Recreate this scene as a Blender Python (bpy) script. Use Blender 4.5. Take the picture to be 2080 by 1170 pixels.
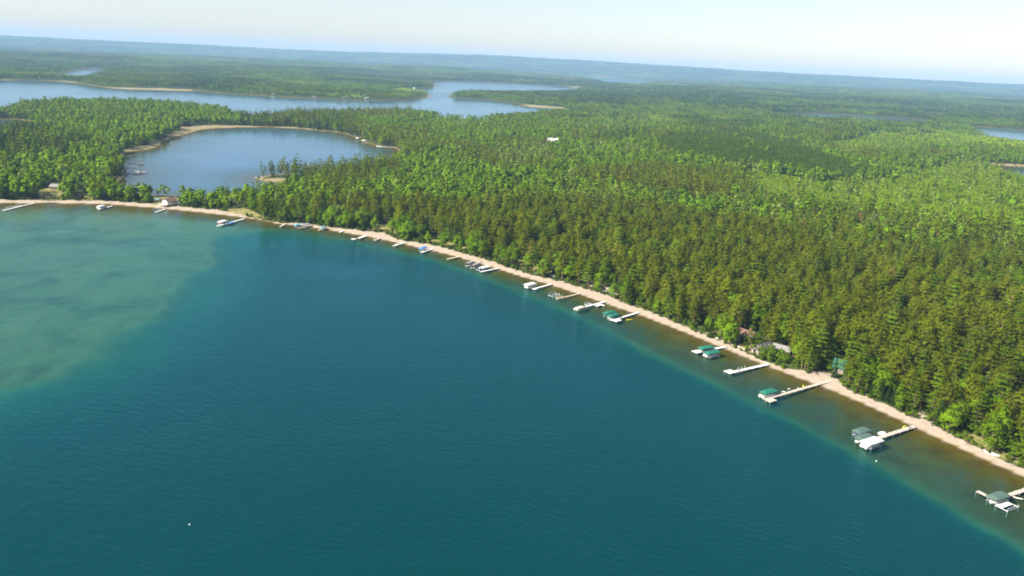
import bpy, math, json, random
import numpy as np
from mathutils import Vector, Matrix

# ------------------------------------------------------------------ camera, sky, sun, exposure
for o in list(bpy.data.objects):
    bpy.data.objects.remove(o)
scene = bpy.context.scene
COL = scene.collection
ALT = 120.0
PITCH = math.radians(15.5614)
ROLL = math.radians(2.7481)
SUN_EL, SUN_DIR = math.radians(38.0), (-0.90, -0.43)      # sun stands to the west, a little behind the drone

cam_data = bpy.data.cameras.new('camera')
cam = bpy.data.objects.new('camera', cam_data)
COL.objects.link(cam)
cam_data.sensor_width = 36.0
cam_data.lens = 36.0 * 1632.0 / 2080.0
cam_data.clip_start = 1.0
cam_data.clip_end = 60000.0
cam.matrix_world = (Matrix.Translation((0, 0, ALT)) @ Matrix.Rotation(math.pi / 2 - PITCH, 4, 'X')
                    @ Matrix.Rotation(ROLL, 4, 'Z'))
scene.camera = cam

world = bpy.data.worlds.new('World')
scene.world = world
world.use_nodes = True
wn = world.node_tree.nodes
wn.clear()
sky = wn.new('ShaderNodeTexSky')
sky.sky_type = 'NISHITA'
sky.sun_disc = False
sky.sun_elevation = SUN_EL
sky.sun_rotation = math.atan2(SUN_DIR[0], SUN_DIR[1])
sky.altitude = 400
sky.air_density = 1.0
sky.dust_density = 1.0
sky.ozone_density = 0.3
bg = wn.new('ShaderNodeBackground')
bg.inputs['Strength'].default_value = 0.067
wo = wn.new('ShaderNodeOutputWorld')
tint = wn.new('ShaderNodeMix')
tint.data_type = 'RGBA'
tint.blend_type = 'MULTIPLY'
tint.inputs[0].default_value = 1.0
tint.inputs[7].default_value = (1.02, .955, .98, 1)      # shifts the sky colour slightly away from green
world.node_tree.links.new(sky.outputs[0], tint.inputs[6])
world.node_tree.links.new(tint.outputs[2], bg.inputs[0])
world.node_tree.links.new(bg.outputs[0], wo.inputs[0])

sun_data = bpy.data.lights.new('sun', 'SUN')
sun_data.energy = 5.0
sun_data.angle = math.radians(0.53)
sun_data.color = (1.0, 0.93, 0.80)
sun = bpy.data.objects.new('sun', sun_data)
COL.objects.link(sun)
sv = Vector((SUN_DIR[0], SUN_DIR[1], 0)).normalized() * math.cos(SUN_EL) + Vector((0, 0, math.sin(SUN_EL)))
sun.rotation_euler = sv.to_track_quat('Z', 'Y').to_euler()
sun.location = (-200, -100, 400)

vs = scene.view_settings
vs.view_transform = 'Standard'
vs.look = 'None'
vs.gamma = 1.0
vs.use_curve_mapping = False
vs.exposure = 1.4
cy = scene.cycles
cy.max_bounces = 6
cy.diffuse_bounces = 3
cy.glossy_bounces = 2
cy.transmission_bounces = 2
cy.volume_bounces = 0
cy.transparent_max_bounces = 6
cy.use_denoising = True
cy.filter_width = 1.8
cy.caustics_reflective = False
cy.caustics_refractive = False

# ------------------------------------------------------------------ survey of the place (metres, drone above the origin)
DATA = json.loads('''
{"main":[[-900,560],[-620,595],[-480,604],[-392.2,601.2],[-369.8,607.7],[-362.2,614.4],[-349.1,611.3],[-325.8,618.0],[-301.6,615.8],[-272.5,610.5],[-243.1,603.5],[-217.7,595.7],[-201.0,589.9],[-188.5,585.3],[-180.2,579.6],[-174.0,573.6],[-155.4,570.8],[-135.2,561.3],[-119.7,554.6],[-96.6,541.6],[-74.0,526.2],[-56.0,513.7],[-35.3,497.0],[-12.6,474.5],[5.5,455.6],[22.3,440.1],[37.8,422.6],[52.2,405.4],[65.6,390.4],[77.8,373.9],[90.6,355.5],[102.1,337.9],[111.4,324.6],[120.2,312.8],[128.6,302.3],[136.0,290.9],[142.4,279.3],[147.3,270.1],[151.8,260.9],[156.2,252.7],[160.3,245.0],[164.5,238.0],[166.9,234.0],[196,160],[230,60],[280,-60],[340,-300],[-900,-300]],"deep":[[-184.8,270.6],[-172.4,287.1],[-166.9,306.1],[-166.3,339.5],[-168.9,373.8],[-173.3,414.7],[-187.1,469.4],[-204.6,526.2],[-195.2,541.7],[-176.0,556.7],[-154.6,554.9],[-131.4,545.0],[-108.3,532.4],[-78.4,511.8],[-60.3,495.9],[-43.2,481.0],[-26.8,462.2],[-11.4,443.6],[10.8,416.0],[32.8,386.0],[45.5,364.5],[58.6,340.2],[75.2,313.1],[90.0,291.2],[102.9,271.4],[113.5,251.6],[122.4,233.5],[130.3,217.6],[136.7,202.4],[140.9,190.8],[147.5,176.9],[120,60],[60,-280],[-860,-280],[-300,140]],"beach":[[-900,562],[-620,598],[-480,607],[-389.8,597.4],[-367.5,603.8],[-360.0,610.5],[-346.9,607.4],[-323.7,614.0],[-299.7,611.8],[-270.8,606.6],[-241.6,599.7],[-216.4,591.9],[-199.8,586.3],[-187.3,581.7],[-179.1,576.1],[-173.0,570.1],[-154.4,567.4],[-134.4,558.0],[-119.0,551.3],[-96.0,538.4],[-73.6,523.2],[-55.7,510.9],[-35.1,494.4],[-12.5,472.1],[5.5,453.3],[22.2,438.0],[37.7,420.7],[52.0,403.6],[65.4,388.7],[77.5,372.4],[90.3,354.0],[101.8,336.6],[111.0,323.4],[119.8,311.7],[128.2,301.3],[135.6,289.9],[142.0,278.4],[146.9,269.2],[151.4,260.1],[155.8,252.0],[159.9,244.2],[164.1,237.3],[166.5,233.3],[198,158],[232,60],[242,60],[206,162],[170.3,239.7],[166.4,244.0],[163.8,251.2],[160.6,257.9],[158.3,263.4],[154.9,274.5],[150.6,277.0],[146.0,287.7],[141.4,294.7],[136.5,302.0],[135.1,314.5],[126.4,318.9],[119.2,322.5],[112.8,329.3],[106.8,338.9],
[101.0,351.1],[94.2,361.3],[87.0,371.9],[73.7,393.8],[58.2,412.4],[53.9,422.0],[38.9,437.3],[28.2,448.2],[14.2,457.8],[-0.5,472.6],[-13.1,489.0],[-33.0,507.9],[-47.1,521.5],[-61.3,530.5],[-79.0,537.5],[-92.4,557.6],[-114.8,564.5],[-129.7,568.0],[-145.7,575.1],[-161.1,578.7],[-175.3,578.0],[-180.4,580.5],[-193.3,589.0],[-213.9,606.1],[-231.9,614.1],[-248.1,616.2],[-278.1,623.6],[-306.9,626.9],[-331.5,629.2],[-355.1,622.3],[-379.4,617.6],[-398.9,611.8],[-480,616],[-620,610],[-900,575]],"bay":[[-349.3,687.7],[-360.4,713.7],[-368.7,742.9],[-375.9,778.7],[-385.3,786.3],[-393.0,806.5],[-404.5,818.1],[-413.0,839.9],[-430.4,868.5],[-449.9,908.7],[-457.7,947.7],[-451.0,962.0],[-448.0,974.9],[-452.5,1015.3],[-469.7,1066.5],[-480.4,1119.7],[-484.3,1165.9],[-486.9,1198.9],[-492.6,1251.1],[-486.2,1284.7],[-460.0,1321.9],[-422.6,1356.5],[-373.0,1355.4],[-328.5,1341.0],[-281.1,1309.5],[-252.3,1252.7],[-219.8,1172.7],[-195.3,1134.1],[-171.8,1124.7],[-157.2,1085.6],[-144.7,987.5],[-156.0,905.7],[-185.2,860.6],[-209.7,831.7],[-237.5,821.7],[-252.4,812.5],[-256.1,792.8],[-252.5,779.9],[-239.6,770.6],[-221.8,766.6],[-211.7,750.5],[-211.1,729.1],[-219.8,705.9],[-232.7,685.4],[-247.5,667.7],[-266.1,662.2],[-288.2,665.9],[-317.8,667.4]],"far":[[-2046.6,2594.3],[-1769.0,2551.9],[-1592.8,2514.5],[-1562.9,2590.4],[-1454.1,2618.1],[-1300.3,2473.4],[-1162.5,2343.6],[-1068.5,2353.3],[-967.0,2417.5],[-897.8,2387.2],[-754.4,2341.5],[-633.8,2310.9],[-499.7,2331.9],[-376.2,2437.0],[-314.4,2653.1],[-302.7,2747.6],[-242.9,2778.1],[-205.0,2782.0],[-130.4,2788.0],[-61.8,2711.8],[-12.5,2623.4],[15.0,2433.1],[61.4,2419.8],[119.3,2417.5],[164.8,2404.4],[124.8,2245.2],[54.1,2098.0],[-18.8,1887.2],[-90.0,1736.6],[-167.1,1776.6],[-279.4,1811.4],[-369.4,1722.5],[-447.6,1628.6],[-480.8,1487.0],[-502.6,1498.4],[-621.1,1673.1],[-733.9,1725.4],[-839.2,1728.3],[-927.1,1661.1],[-927.1,1542.8],[-923.4,1476.1],[-882.2,1431.8],[-855.5,1352.5],[-876.0,1297.0],[-1132.7,1381.5]],"upper":[[-540.7,4740.4],[-484.1,5092.0],[-353.6,5408.9],
[-194.8,5465.6],[-32.2,5451.3],[127.9,5367.2],[276.4,5155.0],[341.7,4940.9],[261.3,4113.0],[88.8,3633.2],[-38.6,3430.0],[-118.6,3378.6],[-196.3,3328.6],[-246.1,3203.0],[-260.6,2978.5],[-233.3,2670.2],[-287.2,2608.5],[-327.5,2939.5],[-381.1,3180.5],[-444.6,3328.6],[-492.5,3455.2],[-441.3,3540.2],[-401.7,3761.0],[-456.1,4315.1]],"pond":[[-1776.1,3141.5],[-1940.7,3520.9],[-2168.1,4068.9],[-2201.8,4252.0],[-2191.6,4363.3],[-1772.6,3491.5],[-1606.4,3060.8],[-1538.2,2832.4]],"sliver":[[771.5,10924.6],[1092.8,11970.6],[1348.0,11423.8],[1455.4,10262.4],[1487.9,8821.2],[949.5,6669.3],[692.7,6487.3]],"marshpond":[[-906.6,1273.3],[-812.7,1271.4],[-786.4,1278.8],[-737.6,1245.6],[-689.6,1148.5],[-707.1,1102.9],[-758.0,1088.9],[-852.9,1156.2]],"river":[[824.0,2745.0],[912.6,2817.0],[1030.0,2912.3],[1105.4,3050.8],[1174.0,2969.3],[1286.5,2942.2],[1370.5,2896.0],[1375.5,2747.9],[1226.8,2491.3],[1175.9,2478.1],[1101.4,2512.0],[1003.8,2531.8],[893.8,2520.6],[814.4,2508.3]],"rightlake":[[1387.9,2555.7],[1435.9,2545.6],[1509.0,2464.5],[1652.3,2414.1],[1187.1,1722.5],[1150.4,1868.5],[1128.8,1970.3],[1198.7,2152.7]],"rightpond":[[768.8,1299.7],[802.6,1290.5],[845.9,1260.8],[768.7,1100.5],[715.9,1146.3],[720.7,1196.6]],"smallpond":[[1690.5,3502.1],[1788.2,3564.5],[1809.4,3441.4],[1551.4,3086.3]],"zones":{"pinefront":[[-136.8,634.5],[-85.7,559.2],[14.2,460.7],[87.1,372.3],[136.6,302.3],[171.1,240.9],[183.8,209.6],[321.8,398.2],[282.3,425.8],[244.5,448.1],[228.9,477.5],[204.1,536.5],[175.4,620.8],[105.9,676.7],[0.9,696.3],[-59.9,655.4]],"leafleft":[[-444.7,571.0],[-174.0,573.6],[-223.5,740.4],[-366.2,793.4],[-486.4,980.4],[-477.2,1083.9],[-458.8,1366.5],[-617.8,1879.6],[-878.6,1931.5],[-978.6,1629.6],[-871.6,1143.4]],"pineleft":[[-833.9,1169.2],[-796.0,1307.8],[-682.4,1153.0],[-565.8,942.2],[-485.9,802.5],[-496.3,782.4],[-571.1,792.9]],"pineleft2":[[-564.9,942.6],[-604.6,1052.0],[-559.5,1033.6],[-477.7,886.5],[-463.7,819.6],[-502.5,838.4]],"pinespit":[[-429.4,1289.7],[-572.4,1734.0],[-504.0,1919.9],
[-384.2,1898.5],[-223.8,1193.8],[-329.0,1310.5]],"pinepoint":[[-247.4,758.0],[-261.0,832.4],[-218.9,868.7],[-158.0,987.2],[-125.0,882.9],[-129.3,725.3],[-181.3,717.9]],"plant1":[[197.2,1220.0],[259.9,1407.3],[361.6,1600.8],[446.4,1706.9],[491.8,1616.6],[482.8,1412.1],[458.0,1245.1],[464.2,1144.5],[469.9,1044.5],[408.4,970.7],[344.6,957.5],[295.8,992.2],[247.1,1045.6],[207.6,1110.8]],"plant2":[[301.3,1763.1],[405.4,1965.0],[518.5,2040.3],[601.4,1949.2],[512.0,1757.0],[390.5,1687.0]],"plant3":[[133.6,1474.8],[197.2,1598.8],[249.2,1560.4],[244.5,1417.6],[189.0,1266.5],[128.4,1275.9]],"young":[[265.9,1018.3],[300.7,967.7],[341.8,932.5],[447.3,992.2],[543.4,1120.3],[746.2,1330.7],[756.6,1239.0],[821.7,1081.3],[436.0,554.2],[405.6,630.8],[368.0,656.3],[322.1,691.3],[273.3,735.6],[230.4,795.2]],"young2":[[517.2,1462.8],[774.4,1829.0],[1120.2,2271.0],[1099.1,1981.0],[1160.8,1885.8],[1149.1,1666.0],[990.7,1430.5],[880.7,1544.2],[679.5,1412.5],[530.6,1275.6],[499.9,1297.0]],"young3":[[-197.5,1631.7],[-167.1,1776.6],[-59.4,1758.2],[-42.5,1549.8],[-107.3,1420.8],[-160.1,1432.1]],"young4":[[55.5,1703.4],[241.2,2081.0],[408.6,2107.5],[374.1,1808.2],[183.5,1481.7],[66.5,1468.4]],"pale":[[-34.6,1079.0],[4.7,1180.5],[52.3,1116.8],[39.6,944.0],[-5.8,885.1],[-29.6,940.5]],"mixright":[[113.1,727.9],[186.6,664.0],[209.6,552.3],[240.2,503.5],[255.9,471.1],[335.2,416.6],[475.1,607.7],[444.2,694.9],[404.4,725.7],[355.7,768.3],[301.3,816.0],[226.4,858.5]],"olive":[[51.9,847.9],[142.7,937.9],[217.9,914.8],[237.6,822.1],[177.2,732.6],[117.2,756.3],[63.1,784.6]]},"open":{"lawn_a":[[-374.2,617.9],[-391.9,652.3],[-396.2,672.7],[-383.6,671.1],[-356.3,623.2]],"lawn_b":[[-349.0,625.3],[-351.9,644.0],[-339.8,637.7],[-336.8,628.9]],"lawn_c":[[-224.2,608.6],[-223.9,624.0],[-216.1,626.2],[-199.7,608.8],[-187.4,591.5],[-193.6,589.9]],"lawn_d":[[-112.1,568.7],[-100.2,582.6],[-89.2,581.6],[-80.4,551.9],[-92.7,559.2]],"lawn_e":[[93.2,367.3],[98.8,371.1],[104.6,361.7],[107.7,352.4],[111.7,350.3],[111.8,341.2],
[113.6,332.1],[107.6,341.9],[101.2,355.6]],"sand_f":[[126.7,319.8],[133.4,322.3],[137.8,318.4],[138.3,310.8],[137.4,305.5]],"lawn_g":[[160.2,263.8],[164.3,267.4],[167.8,258.4],[171.5,247.1],[170.6,242.9],[167.1,245.3],[163.8,254.3]],"lawn_h":[[-13.4,496.2],[-7.3,505.6],[5.4,493.4],[17.6,479.2],[26.1,465.2],[14.3,463.0]],"lawn_i":[[-62.0,536.6],[-56.1,544.3],[-27.4,521.3],[-18.8,511.6],[-16.6,499.6],[-33.4,514.2]],"bank_j":[[39.3,443.2],[48.3,450.2],[58.2,436.2],[62.1,422.9],[56.6,422.0]],"bank_k":[[150.9,277.7],[156.7,283.6],[159.1,279.5],[158.4,272.6]],"house_l":[[-287.1,624.5],[-299.7,654.7],[-278.0,656.1],[-262.8,622.2]]},"marsh":{"reed_a":[[-464.8,933.5],[-466.7,989.8],[-473.9,1064.3],[-498.6,1157.8],[-510.7,1230.5],[-537.6,1262.5],[-510.1,1327.3],[-440.6,1361.5],[-376.8,1369.3],[-283.9,1322.4],[-400.7,1338.1],[-480.1,1268.5],[-450.7,1022.5],[-443.7,965.4]],"reed_b":[[-364.5,718.5],[-384.0,779.4],[-386.6,797.2],[-367.5,770.9],[-356.9,721.1]],"reed_c":[[-1003.1,1488.7],[-969.4,1521.0],[-911.0,1470.5],[-879.5,1418.8],[-935.3,1386.4]],"reed_d":[[-812.7,1271.4],[-765.9,1270.4],[-729.9,1240.2],[-728.6,1220.0]],"reed_e":[[-1300.3,2473.4],[-1182.5,2384.4],[-1074.3,2464.5],[-990.2,2475.7],[-956.9,2410.1],[-1050.6,2313.5],[-1143.1,2304.2]],"reed_f":[[-251.9,776.6],[-239.7,795.0],[-226.7,792.4],[-227.0,768.2],[-244.1,762.4]],"field_a":[[1249.9,6479.2],[1553.5,6712.1],[1378.3,5948.2],[1138.0,5802.8]],"field_b":[[787.4,1902.0],[847.5,1895.6],[832.4,1835.6],[767.7,1812.7]],"field_c":[[482.2,1229.3],[493.5,1227.5],[479.7,1173.3],[463.8,1173.0]],"field_d":[[3.2,2573.6],[166.6,2432.9],[163.9,2326.6],[45.3,2324.5]],"field_e":[[178.4,4977.7],[374.5,5332.0],[352.1,4758.6],[252.3,4690.9]],"field_f":[[735.9,1326.5],[820.5,1320.2],[915.1,1318.1],[881.5,1268.1],[790.3,1270.1],[743.1,1296.0]],"field_g":[[1269.0,2225.3],[1299.1,2226.6],[1221.1,2090.3],[1200.2,2093.2]],"far_sand":[[-1612.3,2545.6],[-1472.6,2651.8],[-1397.2,2599.6],[-1418.3,2553.1],[-1555.1,2454.5]]},"docks":{"a":[[-369.05,606.55],
[-371.82,573.36]],"b":[[-310.83,609.65],[-312.85,592.72]],"c":[[-269.12,608.05],[-269.99,592.85]],"d":[[-200.71,584.82],[-209.62,554.35]],"e":[[-166.66,574.25],[-167.67,562.92]],"f":[[-146.78,568.08],[-154.08,560.86]],"g":[[-134.68,571.06],[-138.65,556.64]],"h":[[-121.57,559.88],[-122.96,553.45]],"i":[[-102.89,546.32],[-106.59,537.25]],"j":[[-91.99,540.61],[-94.66,532.77]],"k":[[-73.28,530.53],[-79.83,519.12]],"l":[[-52.9,517.58],[-59.38,503.93]],"m":[[-34.44,497.41],[-41.54,489.23]],"n":[[-19.82,487.11],[-27.49,472.9]],"o":[[-8.33,472.38],[-19.12,461.29]],"p":[[22.27,441.1],[11.47,428.77]],"q":[[37.38,424.36],[23.88,411.48]],"r":[[50.09,410.82],[32.26,394.06]],"s":[[65.64,394.35],[50.07,378.73]],"t":[[98.52,346.77],[82.66,337.4]],"u":[[111.83,326.37],[92.12,313.76]],"v":[[139.74,314.93],[98.72,286.99]],"w":[[148.02,268.68],[128.57,256.47]],"x":[[167.98,228.33],[148.8,217.97]]},"pt":{"frame_a1":[-374.63,585.4],"frame_a2":[-372.96,592.3],"lift_b":[-314.22,598.98],"lift_d1":[-209.56,564.7],"boat_d2":[-203.71,566.17],"lift_f1":[-155.2,566.3],"lift_f2":[-150.87,567.36],"boat_f3":[-148.32,567.08],"lift_g":[-136.56,560.99],"raft":[-109.42,534.58],"frame_k":[-76.97,526.25],"lift_l":[-59.24,510.83],"lift_n1":[-26.44,475.51],"lift_n2":[-22.89,471.29],"boat_n3":[-21.64,470.32],"chair_n":[-28.76,487.76],"lift_o":[-16.76,467.65],"lift_p":[10.45,433.3],"frame_q1":[22.88,419.06],"frame_q2":[25.68,415.72],"boat_r":[35.99,396.19],"frame_r":[40.22,404.8],"branch_r":[46.06,403.54],"lift_s1":[49.51,386.98],"lift_s2":[51.04,382.75],"kayak_s":[59.06,382.0],"lift_t1":[87.7,339.1],"lift_t2":[89.48,334.32],"lift_v":[101.52,291.09],"lift_w1":[124.81,259.6],"lift_w2":[123.77,254.52],"lift_w3":[124.98,251.31],"raft_w":[133.32,262.09],"kayak_w1":[144.3,268.51],"kayak_w2":[145.2,267.38],"lift_x":[148.67,217.0],"frame_x":[149.93,214.33],"toy_x1":[155.63,220.78],"toy_x2":[156.68,220.01],"fl1":[109.29,296.92],"fl2":[112.54,300.08],"fl3":[116.52,301.08],"fl4":[119.59,304.02],"buoy":[122.21,240.43],"bird":[-81.36,184.96],
"canoe1":[22.97,460.6],"canoe2":[24.9,457.54],"chair1":[53.36,426.77],"chair2":[54.31,425.47],"chair3":[55.25,424.17],"chair4":[95.7,359.71],"skiff1":[164.65,250.34],"skiff2":[165.04,248.95],"stone":[96.02,359.05],"house_white":[-271.64,621.97],"shed_white":[-267.64,625.39],"pavilion":[-286.36,631.67],"cabin_brown":[110.25,357.61],"cabin_grey":[113.72,340.8],"cabin_grey2":[121.71,338.74],"cabin_green":[140.91,319.92],"house_far":[51.8,1254.31],"house_left":[-349.95,632.24],"house_dark":[-382.59,663.26],"wall0":[95.56,361.1],"wall1":[107.14,341.8],"path0":[101.93,352.97],"path1":[107.98,358.68],"board0":[152.23,273.55],"board1":[155.67,276.92],"bl1":[-403.8,847.9],"bl1e":[-398.42,856.68],"bl_lift":[-401.14,851.17],"bl2":[-398.66,816.31],"bl2e":[-390.84,825.48],"bl3":[-378.31,779.65],"bl3e":[-368.65,779.52],"bl_lift3":[-370.6,780.64],"bl_boat":[-369.07,786.74],"br1":[-243.46,1223.61],"br1s":[-244.73,1256.89],"br2":[-226.4,1192.39],"br2s":[-219.78,1199.75],"br3s":[-170.24,1132.33],"br3":[-198.59,1129.02],"br_boat":[-195.34,1134.08],"br4":[-277.29,1321.44],"br4s":[-277.16,1336.3],"br5":[-337.06,1346.06],"br5s":[-342.47,1374.53],"bp":[-258.14,788.47],"bps":[-253.03,793.85],"dead1":[213.76,440.95],"dead2":[160.83,329.41],"dead3":[10.65,486.67],"dead4":[216.69,594.09],"dead5":[273.6,634.31],"f1":[-957.0,2630.1],"f2":[-723.16,2401.13],"f3":[-591.09,2361.94],"f4":[-511.32,2386.08],"f5":[-455.19,3517.11],"f6":[-455.76,2432.97],"cam_foc":[0.0,430.91]},"strip":[[-325.6,639.5],[-356.1,721.3],[-310.1,697.4],[-249.3,763.9],[-206.7,745.8],[-199.4,659.2],[-202.8,595.5],[-228.7,605.2],[-272.5,610.5],[-317.7,625.0]],"extra":[[103.11,353.14,2,0.85],[101.43,358.43,0,0.7],[111.5,336.09,3,0.4],[112.53,334.38,3,0.42],[115.89,335.45,3,0.5],[116.74,332.5,3,0.45],[114.91,336.56,4,0.45],[138.24,308.69,1,0.62],[135.67,313.72,2,0.7],[138.66,306.65,0,0.7],[143.91,295.22,2,0.72],[145.46,292.04,2,0.66],[147.21,289.89,2,0.7],[148.52,287.25,2,0.62],[149.81,284.65,2,0.6],[84.55,384.38,3,0.9],[80.5,389.43,3,0.8],
[25.71,456.0,4,0.6],[128.85,320.04,3,0.8],[127.68,322.74,1,0.8]]}
''')
PT = DATA['pt']
LAKES = [DATA[k] for k in ('main', 'bay', 'far', 'upper', 'pond', 'sliver', 'marshpond', 'river', 'rightlake', 'rightpond', 'smallpond')]
rng = np.random.default_rng(11)
random.seed(5)


def sdist(x, y, poly):
    """signed distance to a closed polygon, negative inside"""
    p = np.asarray(poly, float)
    q = np.roll(p, -1, 0)
    best = np.full(x.shape, 1e18)
    ins = np.zeros(x.shape, bool)
    for (ax, ay), (bx, by) in zip(p, q):
        ex, ey = bx - ax, by - ay
        wx, wy = x - ax, y - ay
        t = np.clip((wx * ex + wy * ey) / (ex * ex + ey * ey + 1e-9), 0, 1)
        dx, dy = wx - ex * t, wy - ey * t
        np.minimum(best, dx * dx + dy * dy, out=best)
        if ay != by:
            c = ((ay > y) != (by > y)) & (x < (bx - ax) * (y - ay) / (by - ay) + ax)
            ins ^= c
    d = np.sqrt(best)
    return np.where(ins, -d, d)


def hash2(ix, iy, seed):
    h = (ix.astype(np.int64) * 374761393 + iy.astype(np.int64) * 668265263 + seed * 974711) & 0x7fffffff
    h = ((h ^ (h >> 13)) * 1274126177) & 0x7fffffff
    h = h ^ (h >> 16)
    return (h & 0xffff) / 65535.0


def vnoise(x, y, scale, seed=0):
    x = x / scale
    y = y / scale
    ix, iy = np.floor(x), np.floor(y)
    fx, fy = x - ix, y - iy
    fx = fx * fx * (3 - 2 * fx)
    fy = fy * fy * (3 - 2 * fy)
    a, b = hash2(ix, iy, seed), hash2(ix + 1, iy, seed)
    c, d = hash2(ix, iy + 1, seed), hash2(ix + 1, iy + 1, seed)
    return (a * (1 - fx) + b * fx) * (1 - fy) + (c * (1 - fx) + d * fx) * fy


def sstep(a, b, x):
    t = np.clip((x - a) / (b - a), 0, 1)
    return t * t * (3 - 2 * t)


def lake_dists(x, y):
    return np.stack([sdist(x, y, L) for L in LAKES])


def land_height(x, y, d):
    r = np.hypot(x, y)
    az = np.degrees(np.arctan2(x, y))
    base = 0.07 * np.minimum(d, 9) + 0.03 * np.clip(d - 9, 0, 40)
    amp = 9 + 34 * sstep(2200, 6000, r)
    hills = (vnoise(x, y, 330, 3) * 0.45 + vnoise(x, y, 900, 4) * 0.55)
    z = base + amp * hills * sstep(50, 500 + .12 * np.hypot(x, y), d)
    z = z + 10 * np.exp(-(((x - 330) / 150) ** 2 + ((y - 1230) / 200) ** 2))
    el = np.interp(az, [-50, -32, -12, -1, 6, 15, 31, 50], [.17, .17, .24, .50, .42, .27, .18, .18])
    el = el + 0.05 * (vnoise(az, az * 0, 4.0, 9) - .5) + 0.03 * (vnoise(az, az * 0, 1.3, 10) - .5)
    far = 120 + 15500 * np.tan(np.radians(el)) - 12
    s = sstep(11200, 15500, r)
    roll = 1 + 0.35 * (vnoise(x, y, 1500, 21) - .5) * sstep(6500, 9000, r) * (1 - sstep(13500, 15500, r))
    z = z * (1 - s) + far * s * roll
    mid = sstep(11500, 13000, r) * (1 - sstep(13000, 15000, r)) * 26 * (vnoise(az, az * 0, 7, 31) - .4)
    return z + mid


def main_depth(ds, dd, x, y):
    """water depth of the near lake: shelf, drop-off, deep basin"""
    t = np.clip(ds, 0, None) / (np.clip(ds, 0, None) + np.clip(dd, 0, None) + 1e-6)
    left = sstep(-30, -140, x)
    lipd = 2.3 - .7 * left                                       # the left shoal is shallower and slopes away more gently
    return np.where(dd > 0, lipd * t ** 0.85, lipd + np.clip(-dd * (2.0 - 1.7 * left), 0, 30))


def terrain_z(x, y):
    D = lake_dists(x, y)
    d = D.min(0)
    z = land_height(x, y, np.clip(d, 0, None))
    dd = sdist(x, y, DATA['deep'])
    dd = dd + sstep(20, -140, x) * (13 * (vnoise(x, y, 45, 81) - .5) + 7 * (vnoise(x, y, 16, 82) - .5)) + 3.0 * (vnoise(x, y, 14, 83) - .5)
    dm = main_depth(-D[0], dd, x, y)
    near = np.clip(-D[0], 0, 4) * 0.07
    bed = np.where(D[0] < 0, -np.maximum(dm, near), np.where(d < 0, -np.clip(-d * 0.06, 0, 5), 0))
    return np.where(d < 0, np.minimum(bed, 0.07 * d.clip(-1.5, 0)), z), D, d, dd, dm


def hz(x, y):
    a, b = np.array([float(x)]), np.array([float(y)])
    return float(terrain_z(a, b)[0][0])


# ------------------------------------------------------------------ materials
MATS = {}


def new_mat(name):
    m = bpy.data.materials.new(name)
    m.use_nodes = True
    nt = m.node_tree
    nt.nodes.clear()
    out = nt.nodes.new('ShaderNodeOutputMaterial')
    MATS[name] = m
    return m, nt, out


def node(nt, kind, **kw):
    n = nt.nodes.new(kind)
    for k, v in kw.items():
        if k == 'ins':
            for kk, vv in v.items():
                n.inputs[kk].default_value = vv
        else:
            setattr(n, k, v)
    return n


def lk(nt, a, b):
    nt.links.new(a, b)


def math_n(nt, op, a, b=None, clamp=False):
    n = nt.nodes.new('ShaderNodeMath')
    n.operation = op
    n.use_clamp = clamp
    for i, v in enumerate((a, b)):
        if v is None:
            continue
        if isinstance(v, (int, float)):
            n.inputs[i].default_value = v
        else:
            lk(nt, v, n.inputs[i])
    return n.outputs[0]


def mix_rgb(nt, fac, a, b, mode='MIX'):
    n = nt.nodes.new('ShaderNodeMix')
    n.data_type = 'RGBA'
    n.blend_type = mode
    for sock, v in ((n.inputs[0], fac), (n.inputs[6], a), (n.inputs[7], b)):
        if isinstance(v, (int, float)):
            sock.default_value = v
        elif isinstance(v, tuple):
            sock.default_value = (*v, 1) if len(v) == 3 else v
        else:
            lk(nt, v, sock)
    return n.outputs[2]


def ramp(nt, fac, stops):
    n = nt.nodes.new('ShaderNodeValToRGB')
    cr = n.color_ramp
    while len(cr.elements) < len(stops):
        cr.elements.new(0.5)
    for e, (p, c) in zip(cr.elements, stops):
        e.position = p
        e.color = (*c, 1) if len(c) == 3 else c
    lk(nt, fac, n.inputs[0])
    return n.outputs[0]


def noise_n(nt, vec, scale, detail=3, rough=0.55):
    n = node(nt, 'ShaderNodeTexNoise', ins={'Scale': scale, 'Detail': detail, 'Roughness': rough})
    if vec is not None:
        lk(nt, vec, n.inputs['Vector'])
    return n.outputs[0]


def simple_mat(name, col, rough=0.6, var=0.12, scale=1.5, metallic=0.0, dirt=None):
    """painted / fabric / timber surface with patchy fading"""
    m, nt, out = new_mat(name)
    b = node(nt, 'ShaderNodeBsdfPrincipled', ins={'Roughness': rough, 'Metallic': metallic})
    geo = node(nt, 'ShaderNodeNewGeometry')
    n1 = noise_n(nt, geo.outputs['Position'], scale, 4)
    lo = tuple(c * (1 - var) for c in col)
    hi = tuple(min(1, c * (1 + var)) for c in col)
    c = ramp(nt, n1, [(0.3, lo), (0.7, hi)])
    if dirt:
        n2 = noise_n(nt, geo.outputs['Position'], scale * 3.1, 5)
        f = ramp(nt, n2, [(0.5, (0, 0, 0)), (0.75, (1, 1, 1))])
        c = mix_rgb(nt, math_n(nt, 'MULTIPLY', f, 0.5), c, dirt)
    lk(nt, c, b.inputs['Base Color'])
    lk(nt, b.outputs[0], out.inputs[0])
    return m


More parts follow.
